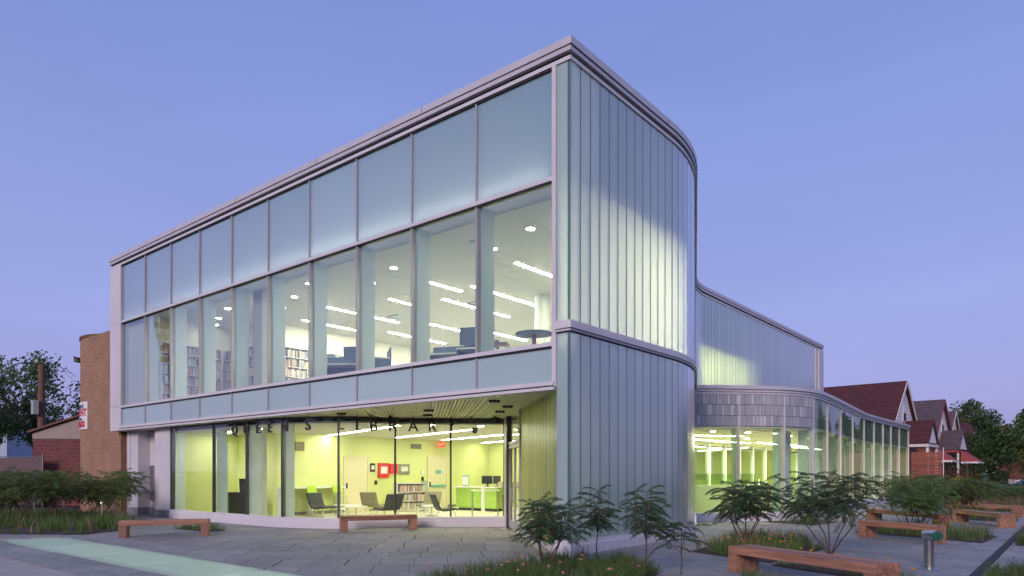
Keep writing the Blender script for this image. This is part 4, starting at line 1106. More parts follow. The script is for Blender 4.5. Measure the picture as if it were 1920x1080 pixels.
_fonts = {}
def text_mesh(body, size, extrude, m, bold=0.0):
    cu = bpy.data.curves.new('lettering', 'FONT'); cu.body = body; cu.size = size; cu.extrude = extrude; cu.offset = bold
    cu.align_x = 'CENTER'; cu.align_y = 'CENTER'; cu.resolution_u = 4
    o = bpy.data.objects.new('lettering', cu); col.objects.link(o)
    me = bpy.data.meshes.new_from_object(o.evaluated_get(bpy.context.evaluated_depsgraph_get()))
    bpy.data.objects.remove(o); bpy.data.curves.remove(cu)
    me.materials.clear(); me.materials.append(M[m]); me.name = 'lettering'
    return me
def letters(name, body, size, m, parent, loc, rz=0.0, extrude=0.002, bold=0.0):
    o = put(name, text_mesh(body, size, extrude, m, bold), parent, loc)
    o.rotation_euler = (R(90), 0, rz)
    return o
letters('lettering', 'EXIT', 0.17, 'sign_white', es, (0, -0.03, 0))
dc = thing('dome_camera', 'dark dome camera hanging from the lobby ceiling', 'camera', (-7.7, 5.6, 3.148))
MB().lathe([(0.10, 0.0), (0.10, -0.08), (0.08, -0.15), (0.03, -0.19)], 16).build('dome', 'black_metal', dc)
sp = thing('soffit_speaker', 'black speaker under the soffit beside the entrance', 'speaker', (-5.5, 4.1, 3.335))
MB().span(-0.1, 0.1, -0.1, 0.1, -0.22, -0.04).build('body', 'black_metal', sp, bevel=0.02); MB().span(-0.02, 0.02, -0.02, 0.02, -0.04, 0).build('bracket', 'black_metal', sp)
oc = thing('soffit_camera', 'round black camera hanging over the middle mullion', 'camera', (-7.75, 2.0, 3.335))
MB().lathe([(0.05, 0), (0.05, -0.05), (0.11, -0.08), (0.11, -0.18), (0.05, -0.24)], 16).build('body', 'black_metal', oc)

# hanging sign
SIGN = [('Q', -13.19, 0.16), ('U', -12.48, 0.16), ('E', -11.79, 0.16), ('E', -11.14, 0.16), ('N', -10.33, 0.16), ('S', -9.25, 0.22), ('L', -8.33, 0.66), ('I', -8.18, 1.12), ('B', -8.00, 1.58), ('R', -7.72, 2.06), ('A', -7.34, 2.52), ('R', -6.98, 2.95), ('Y', -6.62, 3.38)]
SGN = thing('hanging_sign', 'dark letters QUEENS LIBRARY hanging on rods under the soffit', 'sign', (-8.2, 1.0, 3.0))

for i, (ch, x, y) in enumerate(SIGN):
    a, b_ = SIGN[max(0, i - 1)], SIGN[min(len(SIGN) - 1, i + 1)]
    h = math.atan2(b_[2] - a[2], b_[1] - a[1])
    o = letters('letter', ch, 0.44, 'dark_mullion', SGN, (x + 8.2, y - 1.0, 0.015), h, 0.03, 0.004)
    MB().tube([(x + 8.2, y - 1.0, 0.15), (x + 8.2, y - 1.0, 0.345)], 0.010, 6).build('hanger_rod', 'dark_mullion', SGN)

# ------------------------------------------------------------------ upper reading room furniture
def office_desk(label, loc, rz, w=1.5, m='blue_office'):
    t = thing('reading_desk', label, 'desk', loc, rz)
    MB().span(-w / 2, w / 2, -0.35, 0.35, 0.71, 0.75).build('desk_top', 'table_white', t)
    MB().span(-w / 2, -w / 2 + 0.04, -0.34, 0.34, 0, 0.708).build('side_panel', m, t)
    MB().span(w / 2 - 0.04, w / 2, -0.34, 0.34, 0, 0.708).build('side_panel', m, t)
    MB().span(-w / 2 + 0.042, w / 2 - 0.042, 0.28, 0.31, 0.1, 0.708).build('back_panel', m, t)
    MB().span(-w / 2, w / 2, 0.352, 0.385, 0.5, 1.05).build('screen_panel', m, t)
GM = 'monitors on the upper desks'
office_desk('blue panelled desk upstairs behind the fifth facade pane', (-9.7, 1.95, 4.25), R(35))
monitor('dark monitor on the blue desk upstairs, seen from behind', (-9.45, 2.0, 5.005), R(35), 'blue_office', GM, 1.25)
pr_ = thing('printer', 'white office printer upstairs left of the blue desk', 'printer', (-10.75, 2.0, 4.95), R(35))
MB().span(-0.35, 0.35, -0.25, 0.25, 0.0, 0.42).build('body', 'shelf_white', pr_, bevel=0.02); MB().span(-0.3, 0.3, -0.30, 0.2, 0.422, 0.47).build('scanner_lid', 'fin_white', pr_)
cb_ = thing('cabinet', 'low blue cabinet under the printer', 'cabinet', (-10.75, 2.0, 4.25), R(35))
MB().span(-0.42, 0.42, -0.28, 0.28, 0, 0.695).build('body', 'blue_office', cb_); MB().span(-0.005, 0.005, -0.29, -0.281, 0.05, 0.65).build('door_gap', 'black_metal', cb_)
monitor('pale thin monitor upstairs right of the blue desk', (-8.25, 1.75, 5.005), R(-35), 'fin_white', GM, 1.2)
office_desk('desk upstairs under the pale thin monitor', (-8.2, 1.85, 4.25), R(-35), 1.0)
office_desk('long blue desk upstairs behind the seventh facade pane', (-5.7, 2.75, 4.25), R(25), 1.8)
monitor('large dark monitor upstairs left of the round table', (-4.85, 2.4, 5.005), R(25), 'blue_office', GM, 1.4)
office_desk('small desk upstairs under the large dark monitor', (-4.75, 2.5, 4.25), R(25), 1.0)
rt = thing('round_table', 'dark round table upstairs at the corner window', 'table', (-2.25, 1.75, 4.25))
MB().lathe([(0.43, 0.71), (0.45, 0.72), (0.45, 0.75), (0.43, 0.755)], 32).build('table_top', 'blue_office', rt)
MB().lathe([(0.05, 0.03), (0.05, 0.71)], 12).build('stem', 'wood_red', rt); MB().lathe([(0.34, 0), (0.34, 0.02), (0.06, 0.05)], 20).build('foot', 'black_metal', rt)
def wood_chair(label, x, y, rz):
    t = thing('wooden_chair', label, 'chair', (x, y, 4.25), rz, 'red wood chairs at the round table')
    MB().span(-0.22, 0.22, -0.22, 0.22, 0.43, 0.455).build('seat', 'wood_red', t, bevel=0.01)
    b = MB(); b.beam((0, 0.22, 0.50), (0, 0.30, 0.92), 0.42, 0.02, up=Vector((0, 1, 0))); b.build('backrest', 'wood_red', t)
    for sx in (-1, 1):
        MB().tube([(sx * 0.19, 0.21, 0.6), (sx * 0.19, 0.18, 0.44), (sx * 0.22, 0.24, 0)], 0.012, 6).build('leg', 'chrome', t)
        MB().tube([(sx * 0.19, -0.18, 0.43), (sx * 0.22, -0.24, 0)], 0.012, 6).build('leg', 'chrome', t)
wood_chair('red wood chair left of the round table upstairs', -2.75, 1.05, R(120))
wood_chair('red wood chair right of the round table upstairs', -1.85, 2.15, R(-35))
wood_chair('red wood chair far behind the upper round table', -3.4, 4.9, R(60))
for lab, x, y in (('round smoke detector on the upper ceiling near the corner', -4.2, 1.7), ('round smoke detector on the upper ceiling by the last light', -3.9, 4.9)):
    tag(MB().lathe([(0.09, 0), (0.09, -0.03), (0.05, -0.05)], 16).build('smoke_detector', 'fin_white', None, loc=(x, y, 7.599)), lab, 'smoke detector')
for lab, x, y in (('square ceiling vent upstairs between the right lights', -8.4, 6.6), ('square ceiling vent upstairs between the left lights', -12.2, 6.2)):
    t = thing('ceiling_vent', lab, 'vent', (x, y, 7.599))
    MB().span(-0.3, 0.3, -0.3, -0.26, -0.02, -0.002).build('frame', 'dark_mullion', t); MB().span(-0.3, -0.26, -0.26, 0.3, -0.02, -0.002).build('frame', 'dark_mullion', t)
    MB().span(-0.25, 0.3, -0.25, 0.3, -0.012, -0.002).build('grille', 'fin_white', t)

# ------------------------------------------------------------------ pavilion furniture
tv = thing('wall_screen', 'dark wall screen seen through the pavilion partition', 'screen', (-14.5, 31.5, 1.75), R(75))
MB().span(-0.6, 0.6, -0.03, 0.03, -0.35, 0.35).build('screen', 'blue_office', tv); MB().span(-0.64, 0.64, 0.031, 0.06, -0.39, 0.39).build('bezel', 'black_metal', tv)
def side_chair(label, x, y, rz):
    t = thing('side_chair', label, 'chair', (x, y, 0.05), rz, 'pale chairs inside the pavilion')
    MB().span(-0.22, 0.22, -0.22, 0.22, 0.43, 0.46).build('seat', 'fin_white', t)
    MB().span(-0.22, 0.22, 0.2, 0.225, 0.5, 0.9).build('backrest', 'fin_white', t)
    for sx in (-0.2, 0.2):
        for sy in (-0.2, 0.2): MB().tube([(sx, sy, 0), (sx, sy, 0.43)], 0.012, 5).build('leg', 'steel_brushed', t)
ch = []
for i in range(4): side_chair('pale chair inside the pavilion by the partition, %s from the left' % ordinal(i), -6.2, 19.0 + i * 1.6, R(-70))
# ------------------------------------------------------------------ benches of edge-glued cedar boards
def bench(label, a, b, depth=0.46):
    """a, b: front bottom corners, left to right; the bench lies to the left of a->b"""
    a, b = Vector(a), Vector(b); L = (b - a).length; h = math.atan2(b.y - a.y, b.x - a.x)
    t = thing('cedar_bench', label, 'bench', (a.x, a.y, 0), h, 'cedar benches around the plaza')
    n = 7; w = depth / n
    for i in range(n):
        MB().span(0, L, i * w + 0.006, (i + 1) * w - 0.006, 0.30, 0.43).build('board', 'bench_wood', t, bevel=0.006)
    for x0 in (0.0, L - 0.19):
        lg_ = bpy.data.objects.new('leg', None); col.objects.link(lg_); lg_.parent = t; lg_.location = (x0, 0, 0)
        for i in range(n):
            MB().span(0.002, 0.188, i * w + 0.005, (i + 1) * w - 0.005, 0.0, 0.297).build('leg_board', 'bench_wood', lg_, bevel=0.005)
    return t
bench('cedar bench on the left plaza beside the green glass strip', (-10.95, -4.2), (-9.82, -2.42))
bench('cedar bench standing in front of the lobby glass', (-8.15, 0.55), (-7.05, 2.42))
bench('large cedar bench in the right foreground', (3.3, -0.13), (5.78, -1.26), 0.52)
bench('cedar bench behind the steel fire standpipe', (3.45, 8.02), (5.25, 7.15))
bench('cedar bench half hidden by sumac near the short glass strip', (2.2, 14.6), (4.6, 12.3))
bench('cedar bench on the right beyond the sumac, nearest the drain', (4.5, 16.2), (6.0, 13.9))
bench('cedar bench second from the back on the right', (3.9, 21.8), (6.0, 20.3))
bench('cedar bench farthest back on the right', (2.9, 26.6), (4.75, 25.2))

# ------------------------------------------------------------------ fire standpipe
fd = thing('fire_standpipe', 'steel fire standpipe with green caps on the right paving', 'standpipe', (5.87, 2.31, 0), R(-20))
MB().lathe([(0.17, 0.0), (0.17, 0.012), (0.16, 0.018)], 28).build('base_plate', 'steel_brushed', fd, smooth=True)
MB().lathe([(0.076, 0.018), (0.076, 0.60), (0.080, 0.62), (0.070, 0.66)], 24).build('pipe', 'steel_brushed', fd, smooth=True)
MB().tube([(-0.075, 0, 0.59), (0.02, -0.03, 0.59), (0.13, -0.09, 0.59), (0.20, -0.13, 0.59)], [0.075, 0.08, 0.085, 0.085], 18).build('outlet', 'chrome', fd, smooth=True)
MB().tube([(0.201, -0.131, 0.59), (0.235, -0.152, 0.59)], [0.088, 0.08], 18).build('cap', 'fdc_green', fd)
MB().tube([(0.236, -0.153, 0.59), (0.262, -0.169, 0.59)], 0.025, 8).build('cap_lug', 'fdc_green', fd)
MB().tube([(0.15, -0.10, 0.50), (0.14, -0.12, 0.34), (0.18, -0.14, 0.27), (0.22, -0.15, 0.34), (0.23, -0.15, 0.51)], 0.005, 5).build('chain', 'steel_brushed', fd)

# ------------------------------------------------------------------ planting
def soil_bed(name, poly):
    c = (sum(p[0] for p in poly) / len(poly), sum(p[1] for p in poly) / len(poly))
    n = len(poly); vs = [(c[0], c[1], 0.07)]; fs = []
    inner = [(c[0] + (p[0] - c[0]) * 0.7, c[1] + (p[1] - c[1]) * 0.7) for p in poly]
    vs += [(p[0], p[1], 0.045) for p in inner] + [(p[0], p[1], 0.012) for p in poly]
    for i in range(n):
        j = (i + 1) % n
        fs += [(0, 1 + i, 1 + j), (1 + i, 1 + n + i, 1 + n + j, 1 + j)]
    return structure('planting_soil', MB().add(vs, fs), 'soil')
def scatter(poly, k):
    xs = [p[0] for p in poly]; ys = [p[1] for p in poly]; out = []
    while len(out) < k:
        p = (rnd.uniform(min(xs), max(xs)), rnd.uniform(min(ys), max(ys)))
        if inside(p, poly): out.append(p)
    return out
def blade(mb, x, y, z, h, w, az, lean, mi=0):
    dx, dy = math.cos(az), math.sin(az); px, py = -dy * w / 2, dx * w / 2
    vs, k = [], 3
    for i in range(k):
        t = i / k; r = lean * h * t * t; zz = z + h * (t - 0.25 * lean * t * t); f = 1 - 0.55 * t
        vs += [(x + dx * r - px * f, y + dy * r - py * f, zz), (x + dx * r + px * f, y + dy * r + py * f, zz)]
    vs.append((x + dx * lean * h, y + dy * lean * h, z + h * (1 - 0.3 * lean)))
    mb.add(vs, [(0, 1, 3, 2), (2, 3, 5, 4), (4, 5, 6)], mi)
def tuft(mb, x, y, n, h, w=0.008, r=0.07, z=0.03, mi=0, spread=1.0):
    for i in range(n):
        a = rnd.uniform(0, 6.283); q = r * math.sqrt(rnd.random())
        blade(mb, x + q * math.cos(a), y + q * math.sin(a), z, h * rnd.uniform(0.55, 1.15), w * rnd.uniform(0.7, 1.3), a + rnd.uniform(-0.6, 0.6), rnd.uniform(0.15, 0.95) * spread, mi)
def flower(mb, x, y, h, mi_stem, mi_pet, r=0.025):
    a = rnd.uniform(0, 6.28)
    blade(mb, x, y, 0.02, h * 1.05, 0.005, a, 0.1, mi_stem)
    cx, cy = x + 0.1 * h * math.cos(a), y + 0.1 * h * math.sin(a)
    for k in range(6):
        b = 1.047 * k + a; d = r * rnd.uniform(0.7, 1.2)
        vs = [(cx, cy, h * 0.96), (cx + d * math.cos(b - 0.4), cy + d * math.sin(b - 0.4), h + rnd.uniform(0, r)), (cx + d * 1.3 * math.cos(b), cy + d * 1.3 * math.sin(b), h + rnd.uniform(-r, r * 0.6)), (cx + d * math.cos(b + 0.4), cy + d * math.sin(b + 0.4), h + rnd.uniform(0, r))]
        mb.add(vs, [(0, 1, 2, 3)], mi_pet)
PETALS = ['grass_blade', 'dry_blade', 'petal_peach', 'petal_orange']
def grass_bed(label, poly, ntuft, nb, h, flowers=0, pet=2, dry=0, w=0.007, fh=0.4):
    soil_bed('bed', poly)
    mb = MB()
    for x, y in scatter(poly, ntuft):
        tuft(mb, x, y, nb, h * rnd.uniform(0.6, 1.15), w)
    for x, y in scatter(poly, dry):
        tuft(mb, x, y, 5, h * 1.25, w * 1.2, 0.08, mi=1, spread=0.6)
    for x, y in scatter(poly, flowers):
        flower(mb, x, y, fh * rnd.uniform(0.6, 1.1), 0, pet)
    return tag(mb.build('ornamental_grass', PETALS), label, 'grass', kind='stuff')
grass_bed('green tufted grass with peach flowers around the foreground sumacs', BEDS['front'], 380, 24, 0.30, 24, 2, 10)
grass_bed('grass and dry stems under the sumac behind the foreground bench', BEDS['middle'], 190, 20, 0.34, 45, 3, 70, fh=0.34)
grass_bed('narrow strip of ground cover behind the foreground bench', BEDS['bench'], 40, 16, 0.20, 16, 3, 2, fh=0.3)
grass_bed('grass tufts round the bench beyond the standpipe', BEDS['second'], 120, 20, 0.40, 26, 3, 14, fh=0.5)
grass_bed('grass tufts beside the third bench on the right', BEDS['third'], 90, 18, 0.45, 6, 3, 10)
grass_bed('dry straw coloured grass at the far right beds', BEDS['far'], 150, 14, 0.6, 0, 3, 130, w=0.014)
grass_bed('grass tufts right of the drain slot', BEDS['east'], 60, 22, 0.36, 4, 3, 8)
grass_bed('grass tufts in the lower right corner', BEDS['corner'], 60, 26, 0.30, 0, 3, 4)
grass_bed('grass clumps along the pavilion base', BEDS['pavilion'], 26, 20, 0.42, 4, 3, 6)
grass_bed('long grass bed on the left under the sumacs', BEDS['west'], 1300, 18, 0.46, 20, 2, 150, w=0.016)
grass_bed('low grass behind the left bench', BEDS['fountain'], 40, 18, 0.22, 0, 2, 0)
tuft_mb = MB()
for x, y, n_, h_ in ((5.85, -0.55, 90, 0.36), (6.0, -0.35, 70, 0.34), (3.95, -0.95, 70, 0.30), (4.2, -1.1, 60, 0.28), (5.9, -0.2, 50, 0.3), (4.55, -1.25, 50, 0.26)):
    tuft(tuft_mb, x, y, n_, h_, 0.009, 0.10, z=-0.02)
tag(tuft_mb.build('ornamental_grass', 'grass_blade'), 'grass tufts at the feet of the foreground bench', 'grass', kind='stuff')

def sumac_leaf(mb, o, az, el, L, droop, npair, mi=0, lw=0.2):
    """arching pinnate leaf: paired drooping leaflets on a thin rachis"""
    p = Vector(o); d = Vector((math.cos(az) * math.cos(el), math.sin(az) * math.cos(el), math.sin(el)))
    step = L / (npair + 2); pts = [p.copy()]
    for i in range(npair + 2):
        d = (d + Vector((0, 0, -droop / (npair + 2)))).normalized(); p = p + d * step; pts.append(p.copy())
        if i < 1: continue
        t = i / (npair + 1)
        ll = L * lw * (0.55 + 0.9 * t * (1.35 - t)) * rnd.uniform(0.85, 1.15)
        side = Vector((-d.y, d.x, 0)).normalized()
        for s in (-1, 1):
            f = (side * s * 0.85 + d * 0.35 + Vector((0, 0, -0.45 - 0.3 * rnd.random()))).normalized()
            wv = d * ll * 0.19; m_ = p + f * ll * 0.42; tip = p + f * ll + Vector((0, 0, -0.1 * ll))
            mb.add([p, m_ + wv, tip, m_ - wv], [(0, 1, 2, 3)], mi)
    f = d; tip = p + f * L * lw * 0.8; sd = Vector((-d.y, d.x, 0)).normalized() * L * lw * 0.12; m_ = p + f * L * lw * 0.4
    mb.add([p, m_ + sd, tip, m_ - sd], [(0, 1, 2, 3)], mi)
    for i in range(0, len(pts) - 1, 2):
        j = min(i + 2, len(pts) - 1)
        mb.beam(pts[i], pts[j], 0.004, 0.004, 1)
def sumac(seed, H, spread, stems, tips=4, leaf=0.42, lpt=9, npair=9, far=False, low=0.30):
    """returns meshes for wood and foliage; z up from the soil"""
    global rnd
    keep = rnd; rnd = random.Random(seed)
    wood, fol = MB(), MB()
    for s in range(stems):
        a0 = 6.283 * s / stems + rnd.uniform(-0.5, 0.5)
        lean = spread * (0.26 if stems > 1 else 0.06) * rnd.uniform(0.6, 1.2)
        h0 = H * rnd.uniform(0.30, 0.45)
        top = Vector((lean * math.cos(a0), lean * math.sin(a0), h0))
        mid = top * 0.5 + Vector((rnd.uniform(-0.05, 0.05), rnd.uniform(-0.05, 0.05), 0))
        wood.tube([(0.03 * math.cos(a0), 0.03 * math.sin(a0), -0.05), mid, top], [0.015, 0.012, 0.010], 6)
        for k in range(tips):
            a = a0 + 6.283 * k / tips + rnd.uniform(-0.6, 0.6)
            r = spread * rnd.uniform(0.12, 0.32); hz = H * rnd.uniform(0.48, 0.90) if k else H * 0.88
            tp = Vector((top.x + r * math.cos(a), top.y + r * math.sin(a), hz))
            if k == 0: tp = Vector((top.x * 1.1, top.y * 1.1, hz))
            md = (top + tp) * 0.5 + Vector((0, 0, -0.02))
            wood.tube([top * 0.92, md, tp], [0.008, 0.006, 0.004], 5)
            for i in range(lpt):
                f = i / lpt
                o = tp + (md - tp) * (1.15 * f ** 1.7)
                if o.z < H * low: o.z = H * low
                az = 2.4 * i + rnd.uniform(-0.4, 0.4)
                sumac_leaf(fol, o, az, R(rnd.uniform(25, 60) * (1 - 0.8 * f)), leaf * rnd.uniform(0.7, 1.1), rnd.uniform(0.7, 1.5), npair)
    m1 = wood.mesh('stem', 'bark'); m2 = fol.mesh('foliage', ['sumac_far' if far else 'sumac_leaf', 'bark'])
    rnd = keep
    return m1, m2
def plant_sumac(label, x, y, meshes, rz=0.0, s=1.0, sz=1.0):
    t = thing('sumac_shrub', label, 'shrub', (x, y, 0.03), rz, 'cut leaf sumac shrubs')
    t.scale = (s, s, s * sz)
    put('stem', meshes[0], t); put('crown', meshes[1], t)
    return t
plant_sumac('sumac left of the glass corner in the front bed', 1.05, -2.15, sumac(11, 1.22, 1.1, 4, 5, 0.38, 10))
plant_sumac('slim upright sumac in the middle of the front bed', 1.12, -0.80, sumac(12, 1.48, 0.62, 1, 10, 0.34, 9), 1.0)
plant_sumac('tall sumac at the right of the front bed', 2.42, -1.45, sumac(13, 1.50, 1.0, 1, 11, 0.40, 9, low=0.38), 0.4)
plant_sumac('low leaning sumac sprout right of the front bed', 2.85, -1.0, sumac(14, 0.85, 0.9, 1, 3, 0.42, 8), 2.0)
plant_sumac('broad sumac before the pavilion glass, behind the foreground bench', 2.2, 3.6, sumac(15, 1.35, 1.5, 5, 5, 0.42, 10), 0.3, 1.12)
plant_sumac('large sumac in front of the curved pavilion corner', 3.9, 3.7, sumac(16, 1.70, 1.9, 5, 6, 0.46, 10), 1.2)
VAR = [sumac(21, 1.8, 2.1, 6, 6, 0.50, 9, 8, True, 0.2), sumac(22, 1.65, 2.0, 5, 6, 0.50, 9, 8, True, 0.2), sumac(23, 1.9, 1.8, 5, 6, 0.48, 9, 8, True, 0.2)]
for lab, x, y, v, rz, s in (
    ('sumac rising behind the steel standpipe', 4.35, 9.9, 0, 0.5, 0.9), ('sumac over the half hidden bench', 4.3, 11.6, 1, 1.7, 0.9), ('sumac in front of the slatted wood fence', 3.9, 14.0, 2, 2.9, 0.88),
    ('sumac beside the third bench on the right', 4.3, 18.6, 0, 2.2, 0.85), ('sumac below the red awnings', 4.3, 19.8, 1, 0.4, 0.88), ('sumac below the yellow flowers', 4.7, 24.9, 2, 1.1, 0.72),
    ('sumac left of the parked car', 5.2, 28.0, 0, 3.4, 0.66), ('sumac in front of the parked car', 5.9, 30.0, 1, 4.4, 0.66),
    ('sumac in front of the tan brick tower', -17.85, -2.16, 1, 0.7, 0.92), ('sumac nearest the lilac metal wall', -19.6, -0.7, 2, 1.9, 0.95), ('sumac in front of the red brick garage', -19.75, -2.6, 0, 3.1, 1.0),
    ('sumac in front of the fence post', -17.6, -3.9, 2, 4.0, 0.95), ('sumac at the far left edge', -18.9, -4.5, 1, 5.2, 0.9), ('sumac before the mauve fence', -22.5, -2.9, 0, 0.2, 1.0), ('low sumac at the left edge behind the others', -24.4, -3.2, 2, 1.2, 0.95)):
    plant_sumac(lab, x, y, VAR[v], rz, s)
# slim steel light stakes in the left bed
for lab, x, y, h in (('slim steel stake light at the left of the grass bed', -20.1, -3.4, 0.75), ('slim steel stake light in the middle of the grass bed', -20.4, -2.4, 0.85), ('slim steel stake light at the right of the grass bed', -16.7, -2.5, 0.6)):
    t = thing('stake_light', lab, 'garden light', (x, y, 0.03))
    MB().lathe([(0.028, -0.05), (0.028, h)], 10).build('post', 'chrome', t, smooth=True)
    MB().lathe([(0.034, h + 0.003), (0.040, h + 0.05), (0.02, h + 0.09)], 10).build('cap', 'chrome', t, smooth=True)
# drinking fountain in the niche
df = thing('drinking_fountain', 'steel drinking fountain in the niche of the lilac wall', 'drinking fountain', (-20.75, 0.848, 0))
MB().span(-0.16, 0.16, -0.04, -0.003, 0.55, 1.95).build('back_plate', 'steel_brushed', df)
MB().span(-0.15, 0.15, -0.42, -0.042, 0.84, 1.0).build('basin', 'steel_brushed', df, bevel=0.03)
MB().tube([(0, -0.08, 1.0), (0, -0.08, 1.08), (0, -0.16, 1.10)], 0.012, 6).build('spout', 'chrome', df)

# ------------------------------------------------------------------ left background
silo = thing('brick_tower', 'tan brick round ended tower left of the library', 'building', (-27.05, 2.6, 0))
RS = 2.1
MB().lathe([(RS, -0.1), (RS, 7.75)], 48).build('wall', 'silo_brick', silo, smooth=True)
MB().lathe([(RS + 0.04, 7.752), (RS + 0.04, 7.87), (RS - 0.2, 7.89)], 48).build('coping', 'utility_wood', silo, smooth=True)
MB().span(0.0, 6.0, -RS + 0.02, 6.0, -0.1, 7.73).build('rear_wall', 'tan_brick', silo)
fl = thing('flood_light', 'small dark flood light on the tan brick tower', 'lamp', (-29.1, 1.0, 7.05), R(-50))
MB().span(-0.18, 0.18, -0.12, 0.12, -0.12, 0.1).build('housing', 'black_metal', fl, bevel=0.02); MB().tube([(0.15, 0, 0.05), (0.5, 0.1, 0.08)], 0.03, 6).build('arm', 'black_metal', fl)
# sign on the tower: sheet bent round the curve
sg = thing('rent_sign', 'white FOR RENT sign in red and blue on the brick tower', 'sign', (-27.05, 2.6, 4.25))
def on_tower(a, z, r): return (r * math.cos(a), r * math.sin(a), z)
s_ = MB(); a0, a1 = R(-158), R(-64); n = 22
for i in range(n):
    t0, t1 = a0 + (a1 - a0) * i / n, a0 + (a1 - a0) * (i + 1) / n
    s_.add([on_tower(t0, -0.62, RS + 0.03), on_tower(t1, -0.62, RS + 0.03), on_tower(t1, 0.62, RS + 0.03), on_tower(t0, 0.62, RS + 0.03)], [(0, 1, 2, 3)])
s_.build('board', 'sign_white', sg)
def bent_text(body, size, m, z, amid, bold):
    me = text_mesh(body, size, 0.004, m, bold)
    for v in me.vertices:
        a = amid + v.co.x / RS
        v.co = Vector(on_tower(a, z + v.co.y, RS + 0.036 + v.co.z))
    me.update()
    put('lettering', me, sg)
bent_text('OFFICE SPACE', 0.24, 'print_blue', 0.40, R(-107), 0.006)
bent_text('FOR RENT', 0.44, 'print_red', 0.12, R(-107), 0.014)
bent_text('Call for information', 0.15, 'print_blue', -0.15, R(-107), 0.004)
bent_text('717-2600', 0.42, 'print_red', -0.40, R(-105), 0.014)

mat('tan_panel', (0.36, 0.28, 0.24), 0.8)
gar = thing('brick_garage', 'low dark red brick garage with a pale gable, beside the brick tower', 'garage', (-33.4, 1.9, 0), R(40.5))
MB().span(-1.75, 4.0, 0, 4.0, -0.1, 3.45).build('wall', 'red_brick', gar)
MB().add([(-1.78, -0.02, 3.46), (4.0, -0.02, 3.46), (4.0, -0.02, 5.6), (1.9, -0.02, 4.95), (-1.78, -0.02, 3.75), (-1.78, 0.06, 3.46), (4.0, 0.06, 3.46), (4.0, 0.06, 5.6), (1.9, 0.06, 4.95), (-1.78, 0.06, 3.75)], [(0, 1, 2, 3, 4), (9, 8, 7, 6, 5), (0, 5, 6, 1), (1, 6, 7, 2), (2, 7, 8, 3), (3, 8, 9, 4), (4, 9, 5, 0)]).build('gable', 'tan_panel', gar)
MB().beam((-1.95, 1.8, 3.80), (4.2, 1.8, 5.80), 4.0, 0.10).build('roof', 'utility_wood', gar)

# fence of mauve slats
A_, B_ = Vector((-38.2, -1.9)), Vector((-33.55, 0.9))
fd_ = (B_ - A_).normalized(); fh_ = math.atan2(fd_.y, fd_.x); FL_ = (B_ - A_).length
fen = thing('slatted_fence', 'mauve slatted chain link fence at the left edge', 'fence', (A_.x, A_.y, -0.1), fh_)
w_ = MB(); x = 0.0
while x < FL_:
    w_.span(x, x + 0.065, -0.012, 0.012, 0.1, 2.55); x += 0.08
tag(w_.build('slats', 'slat_mauve', fen), kind='stuff')
w_ = MB(); x = -2.4
while x < FL_:
    for s0, s1 in ((0.0, 2.45), (2.45, 0.0)):
        a = (max(x, 0), -0.02, 0.1 + s0 + (0 if x >= 0 else (s1 - s0) * (-x) / 2.45)); bx = min(x + 2.45, FL_)
        b = (bx, -0.02, 0.1 + s0 + (s1 - s0) * (bx - x) / 2.45)
        if bx > 0: w_.beam(a, b, 0.012, 0.012)
    x += 0.16
tag(w_.build('wire_mesh', 'steel_brushed', fen), kind='stuff')
for x in (0.0, FL_ / 2, FL_): MB().lathe([(0.035, 0), (0.035, 2.75)], 8).build('post', 'steel_brushed', fen, loc=(x, -0.06, 0))
MB().tube([(0, -0.04, 2.6), (FL_, -0.04, 2.6)], 0.022, 6).build('top_rail', 'steel_brushed', fen)
up_ = thing('utility_pole', 'weathered wooden utility pole behind the fence', 'pole', (-38.5, 2.25, -0.1))
MB().tube([(0, 0, 0), (0.02, 0, 4), (0, 0.02, 8.0)], [0.22, 0.20, 0.17], 14).build('shaft', 'utility_wood', up_, smooth=True)
MB().span(-0.06, 0.30, -0.5, -0.2, 5.1, 5.9).build('meter_box', 'box_grey', up_, bevel=0.02)
wv = MB()
for k in range(7):
    p = [(0, 0, 7.6 + 0.06 * k)]
    for t_ in (0.2, 0.4, 0.6, 0.8, 1.0): p.append((rnd.uniform(-0.2, 0.2) + (2.4 if k % 2 else -1.0) * t_, rnd.uniform(-0.2, 0.2) + t_ * 0.8, 7.6 + 0.06 * k + math.sin(t_ * 3.1) * rnd.uniform(0.2, 0.7) - t_ * 0.6))
    wv.tube(p, 0.012, 4)
wv.build('loose_wire', 'black_metal', up_)
lh = thing('pale_house', 'pale blue sided house with a blue tarp at the far left', 'house', (-58.0, 4.8, 0), R(40))
MB().span(-6, 1.0, 0, 7, -0.1, 5.9).build('wall', 'house_blue', lh)
for k in range(22): MB().span(-6, 1.02, -0.03, -0.003, 0.05 + k * 0.265, 0.30 + k * 0.265).build('siding_board', 'house_blue', lh)
MB().add([(-6.4, -0.4, 7.6), (1.4, -0.4, 5.75), (1.4, 7.4, 5.75), (-6.4, 7.4, 7.6), (-6.4, -0.4, 7.85), (1.4, -0.4, 6.0), (1.4, 7.4, 6.0), (-6.4, 7.4, 7.85)], [(3, 2, 1, 0), (4, 5, 6, 7), (0, 1, 5, 4), (1, 2, 6, 5), (2, 3, 7, 6), (3, 0, 4, 7)]).build('roof', 'trim_white', lh)
MB().add([(-6, -0.02, 5.91), (1.0, -0.02, 5.91), (-6, -0.02, 7.55), (-6, 0.1, 5.91), (1.0, 0.1, 5.91), (-6, 0.1, 7.55)], [(0, 1, 2), (5, 4, 3), (0, 3, 4, 1), (1, 4, 5, 2), (2, 5, 3, 0)]).build('gable', 'siding_white', lh)
